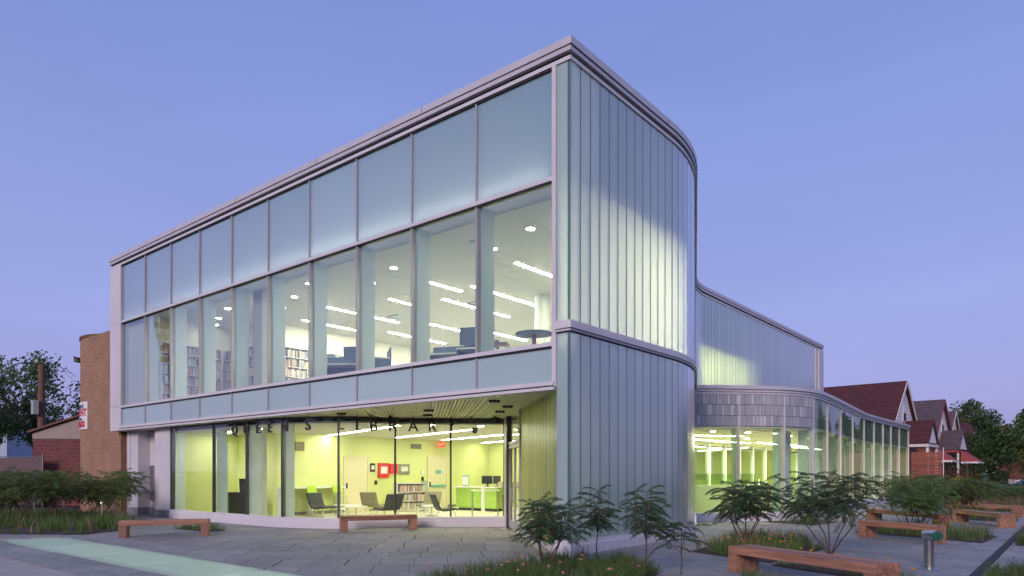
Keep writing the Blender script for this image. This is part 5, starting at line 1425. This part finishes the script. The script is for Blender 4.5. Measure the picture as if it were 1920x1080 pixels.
w_ = MB().span(-1.9, -0.9, -0.08, -0.033, 3.2, 4.6).build('window', 'trim_white', lh); MB().span(-1.8, -1.0, -0.09, -0.081, 3.3, 4.5).build('pane', 'house_window', w_)
tp_ = MB().span(-1.5, 0.6, -0.5, 0.0, 1.9, 2.5); tp_.build('tarp', 'tarp_blue', lh, bevel=0.1)

# ------------------------------------------------------------------ trees
def tree(name, label, x, y, H, crown, leafm, seed, trunk_h=None, n=2600, leaf=0.35, gap=0.55, group=None, zoff=0.0, clumps=26):
    """trunk with limbs, crown of leaf clumps filling an uneven volume: crown = (rx, ry, rz)"""
    r_ = random.Random(seed)
    t = thing(name, label, 'tree', (x, y, -0.12 + zoff), 0, group)
    th = trunk_h or H * 0.45
    rx, ry, rz = crown; cz = H - rz
    wood, fol = MB(), MB()
    wood.tube([(0, 0, 0), (0.1, 0.05, th * 0.5), (0, 0.1, th), (0.05, 0.05, H - rz * 0.6)], [H * 0.028, H * 0.022, H * 0.017, H * 0.006], 8)
    cl = []
    for i in range(clumps):
        u = r_.uniform(-1, 1); a = r_.uniform(0, 6.283); q = math.sqrt(1 - u * u) * r_.uniform(0.55, 1.0)
        c = Vector((q * rx * math.cos(a), q * ry * math.sin(a), cz + u * rz * r_.uniform(0.6, 1.0)))
        cl.append((c, r_.uniform(0.28, 0.5) * min(rx, rz)))
        if i % 2 == 0: wood.tube([(0, 0.08, r_.uniform(th * 0.7, max(th, cz))), (c.x * 0.5, c.y * 0.5, (c.z + th) * 0.5 + 0.2), c], [H * 0.009, H * 0.006, 0.015], 5)
    for i in range(n):
        c, cr = cl[r_.randrange(len(cl))]
        d = Vector((r_.gauss(0, 1), r_.gauss(0, 1), r_.gauss(0, 0.8))).normalized() * cr * r_.uniform(gap, 1.08)
        p = c + d; s = leaf * r_.uniform(0.6, 1.3)
        nx = Vector((r_.gauss(0, 1), r_.gauss(0, 1), r_.gauss(0.3, 0.8))).normalized()
        u = nx.orthogonal().normalized(); v = nx.cross(u)
        fol.add([p - u * s * 0.5, p - v * s * 0.28, p + u * s * 0.5, p + v * s * 0.28], [(0, 1, 2, 3)])
    wood.build('trunk', 'tree_bark', t, smooth=True); fol.build('crown', leafm, t)
    return t
tree('street_tree', 'wide sparse dark tree behind the utility pole', -46.5, 4.2, 9.2, (4.6, 4.6, 2.8), 'tree_leaf_olive', 31, n=9000, leaf=0.26, gap=0.15, clumps=54)
tree('street_tree', 'leafy tree cut by the left edge of the picture', -43.0, -1.2, 8.3, (2.6, 2.6, 2.6), 'tree_leaf_olive', 32, n=4600, leaf=0.26, gap=0.15, clumps=32)
tree('hedge_tree', 'dense green tree right of the second house', 0.3, 78.0, 7.9, (2.6, 2.6, 3.6), 'tree_leaf', 33, trunk_h=1.5, n=7000, leaf=0.34, gap=0.5, clumps=40)
tree('hedge_tree', 'lower dark tree against the red awning', -1.2, 72.0, 5.6, (1.8, 1.8, 2.7), 'tree_leaf', 34, trunk_h=1.0, n=4200, leaf=0.30, gap=0.5, clumps=30)
tree('far_tree', 'rounded olive tree top above the far roof', -7.0, 131.0, 13.8, (3.6, 3.6, 4.5), 'tree_leaf_olive', 35, n=4200, leaf=0.5, gap=0.6, clumps=34)
tree('far_tree', 'dark tree at the right edge above the lighter one', 3.8, 84.0, 9.2, (1.9, 1.9, 2.6), 'tree_leaf', 36, n=3000, leaf=0.36, gap=0.4, clumps=26)
tree('street_tree', 'light green tree at the right edge', 4.4, 66.0, 5.6, (1.2, 1.2, 1.9), 'tree_leaf_light', 37, trunk_h=1.6, n=2200, leaf=0.26, gap=0.4)
tree('far_tree', 'thin far tree between the chimney and the right edge', 1.5, 110.0, 9.6, (2.6, 2.6, 3.2), 'tree_leaf_olive', 38, n=2200, leaf=0.42, gap=0.3)
def bush(label, x, y, r, h, m, pet=None, npet=0, seed=1, n=1500, leaf=0.13):
    r_ = random.Random(seed); f = MB()
    for i in range(n):
        d = Vector((r_.gauss(0, 1), r_.gauss(0, 1), abs(r_.gauss(0, 1)))).normalized() * r_.uniform(0.55, 1.05)
        p = Vector((d.x * r, d.y * r, d.z * h)); s = leaf * r_.uniform(0.6, 1.3)
        nx = Vector((r_.gauss(0, 1), r_.gauss(0, 1), r_.gauss(0.4, 0.8))).normalized(); u = nx.orthogonal().normalized(); v = nx.cross(u)
        mi = 1 if pet and r_.random() < npet and d.z > 0.2 else 0
        f.add([p - u * s * 0.5, p - v * s * 0.3, p + u * s * 0.5, p + v * s * 0.3], [(0, 1, 2, 3)], mi)
    w = MB()
    for k in range(5): w.tube([(0, 0, -0.1), (r * 0.4 * math.cos(k * 1.26), r * 0.4 * math.sin(k * 1.26), h * 0.6)], [0.03, 0.01], 5)
    t = thing('shrub', label, 'shrub', (x, y, -0.1))
    f.build('foliage', [m, pet or m], t); w.build('stems', 'bark', t)
bush('rose bush with dark red flowers under the red awnings', 0.2, 52.5, 1.6, 2.2, 'tree_leaf', 'petal_red', 0.22, 41)
bush('second rose bush with red flowers by the white porch post', 0.0, 58.5, 1.5, 2.8, 'tree_leaf', 'petal_red', 0.16, 42)
bush('bush of yellow flowers before the second house', 1.6, 42.5, 0.85, 1.5, 'tree_leaf_light', 'petal_yellow', 0.75, 43, n=1200, leaf=0.16)
bush('clipped dark shrub under the red brick chimney house', 1.5, 72.0, 2.4, 2.4, 'tree_leaf', None, 0, 44)
bush('low dark shrub left of the parked car', 2.2, 50.0, 1.3, 1.3, 'tree_leaf', None, 0, 45)
bush('dark round shrub at the left edge in front of the fence', -33.3, -2.2, 0.9, 1.9, 'tree_leaf', None, 0, 46)

# trees over the two streets, out of the frame, that the glass mirrors
mt = [tree('mirrored_tree', 'leafy street tree over the road, seen only mirrored in the glass', 19.0, 84.0, 10.5, (4.2, 4.2, 4.0), 'tree_leaf', 51, n=6500, leaf=0.42, gap=0.5, clumps=44, group='street trees mirrored in the glass'),
      tree('mirrored_tree', 'leafy street tree over the road, seen only mirrored in the glass', 20.0, 97.0, 9.0, (3.8, 3.8, 3.6), 'tree_leaf_olive', 52, n=6000, leaf=0.42, gap=0.5, clumps=44, group='street trees mirrored in the glass')]
for i, (x, y, rz, s) in enumerate(((19, 110, 4, 1.25), (20, 124, 1, 1.4), (20, 138, 2, 1.4), (21, 152, 3, 1.5), (21, 168, 5, 1.5), (22, 186, 0.6, 1.6), (-86, -44, 1, 1.1), (-72, -47, 2, 0.95), (-58, -45, 3, 1.1), (-43, -48, 4, 1.0), (-28, -46, 5, 1.15), (-12, -48, 0.5, 0.95), (4, -46, 1.4, 1.05), (20, -44, 2.2, 1.0))):
    c_ = copy_tree(mt[i % 2]); c_.location = (x, y, -0.12); c_.rotation_euler = (0, 0, rz); c_.scale = (s, s, s)

# ------------------------------------------------------------------ houses on the right
def gable_house(label, Y, W, apex, eave, depth, roofm, trimm, porch=True, brick='house_brick', X=-2.1):
    """gable faces +X; ridge runs along -X; Y is the centre line"""
    t = thing('gabled_house', label, 'house', (X, Y, 0), R(-3.5))
    hw = W / 2
    MB().span(-depth, 0, -hw, hw, -0.1, eave).build('wall', brick, t)
    MB().add([(0.0, -hw, eave + 0.002), (0.0, hw, eave + 0.002), (0.0, 0, apex - 0.12), (-depth, -hw, eave + 0.002), (-depth, hw, eave + 0.002), (-depth, 0, apex - 0.12)], [(0, 1, 2), (5, 4, 3), (0, 3, 4, 1), (1, 4, 5, 2), (2, 5, 3, 0)]).build('gable_wall', 'siding_white', t)
    nb = 15; dz = (apex - eave - 0.25) / nb
    for k in range(nb):
        z0 = eave + 0.03 + k * dz; h_ = hw * (apex - 0.15 - z0) / (apex - eave); h2 = hw * (apex - 0.15 - z0 - dz) / (apex - eave)
        b = MB(); y0, y1 = h_, max(h2, 0.02)
        b.add([(0.045, -y0, z0), (0.045, y0, z0), (0.02, y1, z0 + dz * 0.97), (0.02, -y1, z0 + dz * 0.97), (0.003, -y0, z0), (0.003, y0, z0), (0.003, y1, z0 + dz * 0.97), (0.003, -y1, z0 + dz * 0.97)], [(0, 1, 2, 3), (7, 6, 5, 4), (0, 4, 5, 1), (1, 5, 6, 2), (2, 6, 7, 3), (3, 7, 4, 0)])
        b.build('siding_board', 'siding_white', t)
    sl = math.atan2(apex - eave, hw); ov = 0.35
    for s in (-1, 1):
        e = Vector((0, s * (hw + ov * math.cos(sl)), eave - ov * math.sin(sl)))
        rr = MB(); L = math.hypot(hw, apex - eave) + ov
        n_ = Vector((0, s * math.sin(sl), math.cos(sl)))
        p0, p1 = e, Vector((0, 0, apex))
        vs = []
        for x_ in (0.28, -depth - 0.2):
            for p in (p0, p1):
                for q in (0.0, 0.09): vs.append((x_, p.y + n_.y * q, p.z + n_.z * q))
        rr.add(vs, [(0, 2, 3, 1), (4, 5, 7, 6), (1, 3, 7, 5), (0, 4, 6, 2), (0, 1, 5, 4), (2, 6, 7, 3)])
        ro = rr.build('roof', roofm, t)
        MB().beam((0.30, p0.y, p0.z - 0.03), (0.30, p1.y, p1.z - 0.03), 0.05, 0.20).build('barge_board', trimm, ro)
    wx = 0.05; wz = eave + (apex - eave) * 0.30
    for nm, (y0, y1) in (('window', (-0.42, 0.42)),):
        w = MB().span(wx, wx + 0.06, y0, y1, wz, wz + 1.35).build('window', 'trim_white', t)
        MB().span(wx + 0.062, wx + 0.07, y0 + 0.08, y1 - 0.08, wz + 0.08, wz + 0.64).build('pane', 'house_window', w)
        MB().span(wx + 0.062, wx + 0.07, y0 + 0.08, y1 - 0.08, wz + 0.70, wz + 1.27).build('pane', 'siding_white', w)
    MB().span(0.05, 0.09, -0.2, 0.2, apex - 1.35, apex - 0.85).build('attic_vent', 'trim_white', t)
    return t
def porch_gable(label, X, Y, W, apex, eave, depth, roofm, trimm, awning=False):
    t = thing('porch', label, 'porch', (X, Y, 0), R(-3.5)); hw = W / 2
    MB().add([(0, -hw, eave), (0, hw, eave), (0, 0, apex - 0.06), (-depth, -hw, eave), (-depth, hw, eave), (-depth, 0, apex - 0.06)], [(0, 1, 2), (5, 4, 3), (0, 3, 4, 1), (1, 4, 5, 2), (2, 5, 3, 0)]).build('gable', 'siding_white', t)
    for s in (-1, 1):
        MB().add([(0.15, s * (hw + 0.15), eave - 0.1), (0.15, 0, apex), (-depth, 0, apex), (-depth, s * (hw + 0.15), eave - 0.1), (0.15, s * (hw + 0.15), eave - 0.02), (0.15, 0, apex + 0.09), (-depth, 0, apex + 0.09), (-depth, s * (hw + 0.15), eave - 0.02)], [(0, 1, 2, 3), (7, 6, 5, 4), (0, 4, 5, 1), (1, 5, 6, 2), (2, 6, 7, 3), (3, 7, 4, 0)]).build('roof', roofm, t)
    MB().span(-depth, 0.12, -hw - 0.1, hw + 0.1, eave - 0.32, eave - 0.12).build('beam', trimm, t)
    for y in (-hw + 0.1, hw - 0.1): MB().span(-0.08, 0.08, y - 0.08, y + 0.08, -0.1, eave - 0.322).build('post', 'trim_white', t)
    MB().span(-depth, -0.15, -hw + 0.05, hw - 0.05, -0.1, 0.9).build('porch_wall', 'house_brick', t)
    return t
def awning(label, X, Y, w, z, out, drop):
    t = thing('awning', label, 'awning', (X, Y, z))
    hw = w / 2
    MB().add([(0, -hw, 0), (0, hw, 0), (out, hw, -drop), (out, -hw, -drop), (0, -hw, -0.04), (0, hw, -0.04), (out, hw, -drop - 0.04), (out, -hw, -drop - 0.04)], [(0, 1, 2, 3), (7, 6, 5, 4), (0, 4, 5, 1), (1, 5, 6, 2), (2, 6, 7, 3), (3, 7, 4, 0)]).build('canopy', 'awning_red', t)
    for s in (-1, 1): MB().add([(0, s * (hw + 0.01), 0), (out, s * (hw + 0.01), -drop), (0, s * (hw + 0.01), -drop), (0, s * (hw + 0.04), 0), (out, s * (hw + 0.04), -drop), (0, s * (hw + 0.04), -drop)], [(0, 1, 2), (5, 4, 3), (0, 3, 4, 1), (1, 4, 5, 2), (2, 5, 3, 0)]).build('side_panel', 'awning_red', t)
    v = MB(); k = max(4, int(w / 0.25))
    for i in range(k):
        y0, y1 = -hw + i * w / k, -hw + (i + 1) * w / k
        v.add([(out + 0.01, y0, -drop), (out + 0.01, y1, -drop), (out + 0.01, y1, -drop - 0.10), (out + 0.01, (y0 + y1) / 2, -drop - 0.18), (out + 0.01, y0, -drop - 0.10)], [(0, 1, 2, 3, 4)])
    for s in (-1, 1):
        for i in range(6):
            x0, x1 = out * i / 6, out * (i + 1) / 6
            v.add([(x0, s * (hw + 0.05), -drop), (x1, s * (hw + 0.05), -drop), (x1, s * (hw + 0.05), -drop - 0.1), ((x0 + x1) / 2, s * (hw + 0.05), -drop - 0.18), (x0, s * (hw + 0.05), -drop - 0.1)], [(0, 1, 2, 3, 4)])
    v.build('valance', 'sign_white', t)
gable_house('brick house with a steep maroon shingle roof beside the pavilion', 47.1, 8.6, 8.45, 4.2, 17, 'roof_maroon', 'trim_white', X=-2.4)
porch_gable('small porch with a maroon gable roof on the nearest house', -0.55, 47.2, 2.9, 5.45, 3.86, 1.7, 'roof_maroon', 'trim_white')
gable_house('second brick house with a grey shingle roof and red trim', 64.0, 8.4, 8.45, 4.2, 15, 'roof_grey', 'trim_red', X=-2.2)
porch_gable('porch with a grey gable roof and red trim on the second house', -0.5, 63.6, 4.0, 5.5, 3.8, 1.6, 'roof_grey', 'trim_red')
awning('red awning with a white scalloped edge by the near porch', -1.0, 53.2, 3.2, 3.55, 1.2, 0.9)
awning('red awning with a white scalloped edge at the second porch', -0.35, 63.2, 4.0, 3.6, 1.3, 0.95)
gable_house('third pale gabled house behind the grey roof', 78.3, 7.0, 8.4, 4.6, 14, 'roof_grey', 'trim_white', X=-3.0)
gable_house('far house with a brown roof under the olive tree', 104.0, 9.0, 8.6, 6.0, 16, 'roof_maroon', 'trim_white', X=-3.5)
ch_ = thing('brick_house', 'far brick house with a tall chimney near the right edge', 'house', (2.6, 88.0, 0), R(10))
MB().span(-1.2, 8, 0, 8, -0.1, 5.2).build('wall', 'house_brick', ch_)
MB().span(-2.4, -1.25, -0.3, 0.8, -0.1, 7.2).build('chimney', 'house_brick', ch_)
MB().beam((3.4, 4, 5.2), (3.4, 4, 5.5), 9.0, 9.0).build('roof', 'roof_grey', ch_)
MB().span(-2.55, -2.42, -0.3, -0.1, 0.5, 6.0).build('downpipe', 'trim_white', ch_)
MB().span(-1.5, 1.2, -1.6, -0.32, 0.1, 0.9).build('stoop', 'trim_white', ch_)
# slatted wood fence at the end of the pavilion
wf = thing('wood_fence', 'red brown horizontal board fence at the end of the pavilion', 'fence', (-0.55, 39.2, -0.02), R(39.4))
for k in range(15): MB().span(0, 1.95, -0.015, 0.015, 0.10 + k * 0.195, 0.275 + k * 0.195).build('board', 'fence_wood', wf)
for x in (0.05, 1.0, 1.9): MB().span(x - 0.05, x + 0.05, 0.017, 0.11, 0, 3.0).build('post', 'fence_wood', wf)
MB().lathe([(0.03, 0), (0.03, 3.3)], 8).build('corner_pole', 'trim_white', wf, loc=(2.06, 0, 0))

# ------------------------------------------------------------------ parked car
car = thing('parked_car', 'dark blue car parked at the right edge beyond the sumacs', 'car', (5.7, 44.5, -0.1), 0)
S = [(-2.30, 0.50, 0.78, 0.60), (-2.20, 0.32, 0.92, 0.78), (-1.6, 0.26, 1.02, 0.86), (-0.95, 0.25, 1.08, 0.90), (0.2, 0.25, 1.10, 0.91), (1.4, 0.25, 1.12, 0.90), (2.1, 0.30, 1.08, 0.84), (2.32, 0.50, 0.95, 0.70)]
b = MB(); vs = []; k = 8
for x, z0, z1, w in S:
    vs += [(x, -w * 0.9, z0), (x, w * 0.9, z0), (x, w, z0 + (z1 - z0) * 0.45), (x, w * 0.97, z0 + (z1 - z0) * 0.8), (x, w * 0.85, z1), (x, -w * 0.85, z1), (x, -w * 0.97, z0 + (z1 - z0) * 0.8), (x, -w, z0 + (z1 - z0) * 0.45)]
fs = [(i * k + j, i * k + (j + 1) % k, (i + 1) * k + (j + 1) % k, (i + 1) * k + j) for i in range(len(S) - 1) for j in range(k)]
fs += [tuple(range(k - 1, -1, -1)), tuple(range((len(S) - 1) * k, len(S) * k))]
b.add(vs, fs); body = b.build('body', 'car_paint', car, smooth=True)
G = [(-1.05, 1.06, 1.09, 0.80), (-0.25, 1.07, 1.66, 0.70), (0.9, 1.09, 1.74, 0.70), (1.7, 1.09, 1.66, 0.68), (2.15, 1.06, 1.12, 0.74)]
b = MB(); vs = []
for x, z0, z1, w in G: vs += [(x, -0.84, z0), (x, 0.84, z0), (x, w, z1), (x, -w, z1)]
b.add(vs, [(i * 4 + j, i * 4 + (j + 1) % 4, (i + 1) * 4 + (j + 1) % 4, (i + 1) * 4 + j) for i in range(4) for j in range(4)] + [(3, 2, 1, 0), (16, 17, 18, 19)])
b.build('cabin_glass', 'car_glass', car)
rf = MB()
rf.add([(-0.27, -0.72, 1.668), (0.9, -0.72, 1.748), (1.72, -0.70, 1.668), (1.72, 0.70, 1.668), (0.9, 0.72, 1.748), (-0.27, 0.72, 1.668), (-0.27, -0.72, 1.70), (0.9, -0.72, 1.79), (1.72, -0.70, 1.70), (1.72, 0.70, 1.70), (0.9, 0.72, 1.79), (-0.27, 0.72, 1.70)], [(6, 7, 10, 11), (7, 8, 9, 10), (0, 5, 4, 1), (1, 4, 3, 2), (0, 1, 7, 6), (1, 2, 8, 7), (5, 11, 10, 4), (4, 10, 9, 3), (0, 6, 11, 5), (2, 3, 9, 8)])
rf.build('roof', 'car_paint', car)
for s in (-1, 1):
    MB().beam((-1.05, s * 0.83, 1.09), (-0.25, s * 0.73, 1.68), 0.07, 0.06).build('pillar', 'car_paint', car)
    MB().beam((0.75, s * 0.86, 1.10), (0.75, s * 0.72, 1.73), 0.08, 0.05).build('pillar', 'black_metal', car)
    MB().span(-2.27, -2.08, s * 0.55 - 0.16, s * 0.55 + 0.16, 0.68, 0.82).build('headlight', 'table_white', car, bevel=0.02)
    MB().span(-0.75, -0.6, s * 1.0 - 0.09, s * 1.0 + 0.09, 1.1, 1.24).build('mirror', 'car_paint', car, bevel=0.02)
    for x in (-1.45, 1.45):
        w = bpy.data.objects.new('wheel', None); col.objects.link(w); w.parent = car; w.location = (x, s * 0.84, 0.33); w.rotation_euler = (R(90), 0, 0)
        MB().lathe([(0.22, -0.11), (0.32, -0.11), (0.335, -0.07), (0.335, 0.07), (0.32, 0.11), (0.22, 0.11)], 24).build('tyre', 'rubber', w, smooth=True)
        MB().lathe([(0.21, -0.115), (0.21, 0.115)], 16).build('rim', 'steel_brushed', w)
structure('driveway', MB().span(-1.5, 9.2, 41.5, 48.0, -0.139, -0.10), 'sidewalk')

# ------------------------------------------------------------------ flagpole across the side street, seen mirrored in the facade
fp = thing('flagpole', 'tall flagpole with a limp striped flag, mirrored in the left facade panes', 'flagpole', (-38.0, -9.1, -0.1))
MB().tube([(0, 0, 0), (0, 0, 7), (0, 0, 14.0)], [0.13, 0.11, 0.06], 10).build('pole', 'steel_brushed', fp, smooth=True)
MB().lathe([(0.02, 14.0), (0.12, 14.1), (0.12, 14.2), (0.02, 14.3)], 10).build('finial', 'steel_brushed', fp)
f = MB()
for i in range(11):
    z1, z0 = 12.9 - i * 0.36, 12.9 - (i + 1) * 0.36
    y0, y1 = 0.1, 0.75 + 0.25 * math.sin(i * 0.5)
    for j in range(4):
        xa, xb = 0.15 * math.sin(j * 2.1 + i * 0.3), 0.15 * math.sin((j + 1) * 2.1 + i * 0.3)
        ya, yb = y0 + (y1 - y0) * j / 4, y0 + (y1 - y0) * (j + 1) / 4
        f.add([(xa, ya, z0), (xb, yb, z0), (xb, yb, z1), (xa, ya, z1)], [(0, 1, 2, 3)], (2 if i < 4 and j < 2 else (i % 2)))
f.build('flag', ['flag_red', 'sign_white', 'flag_blue'], fp)
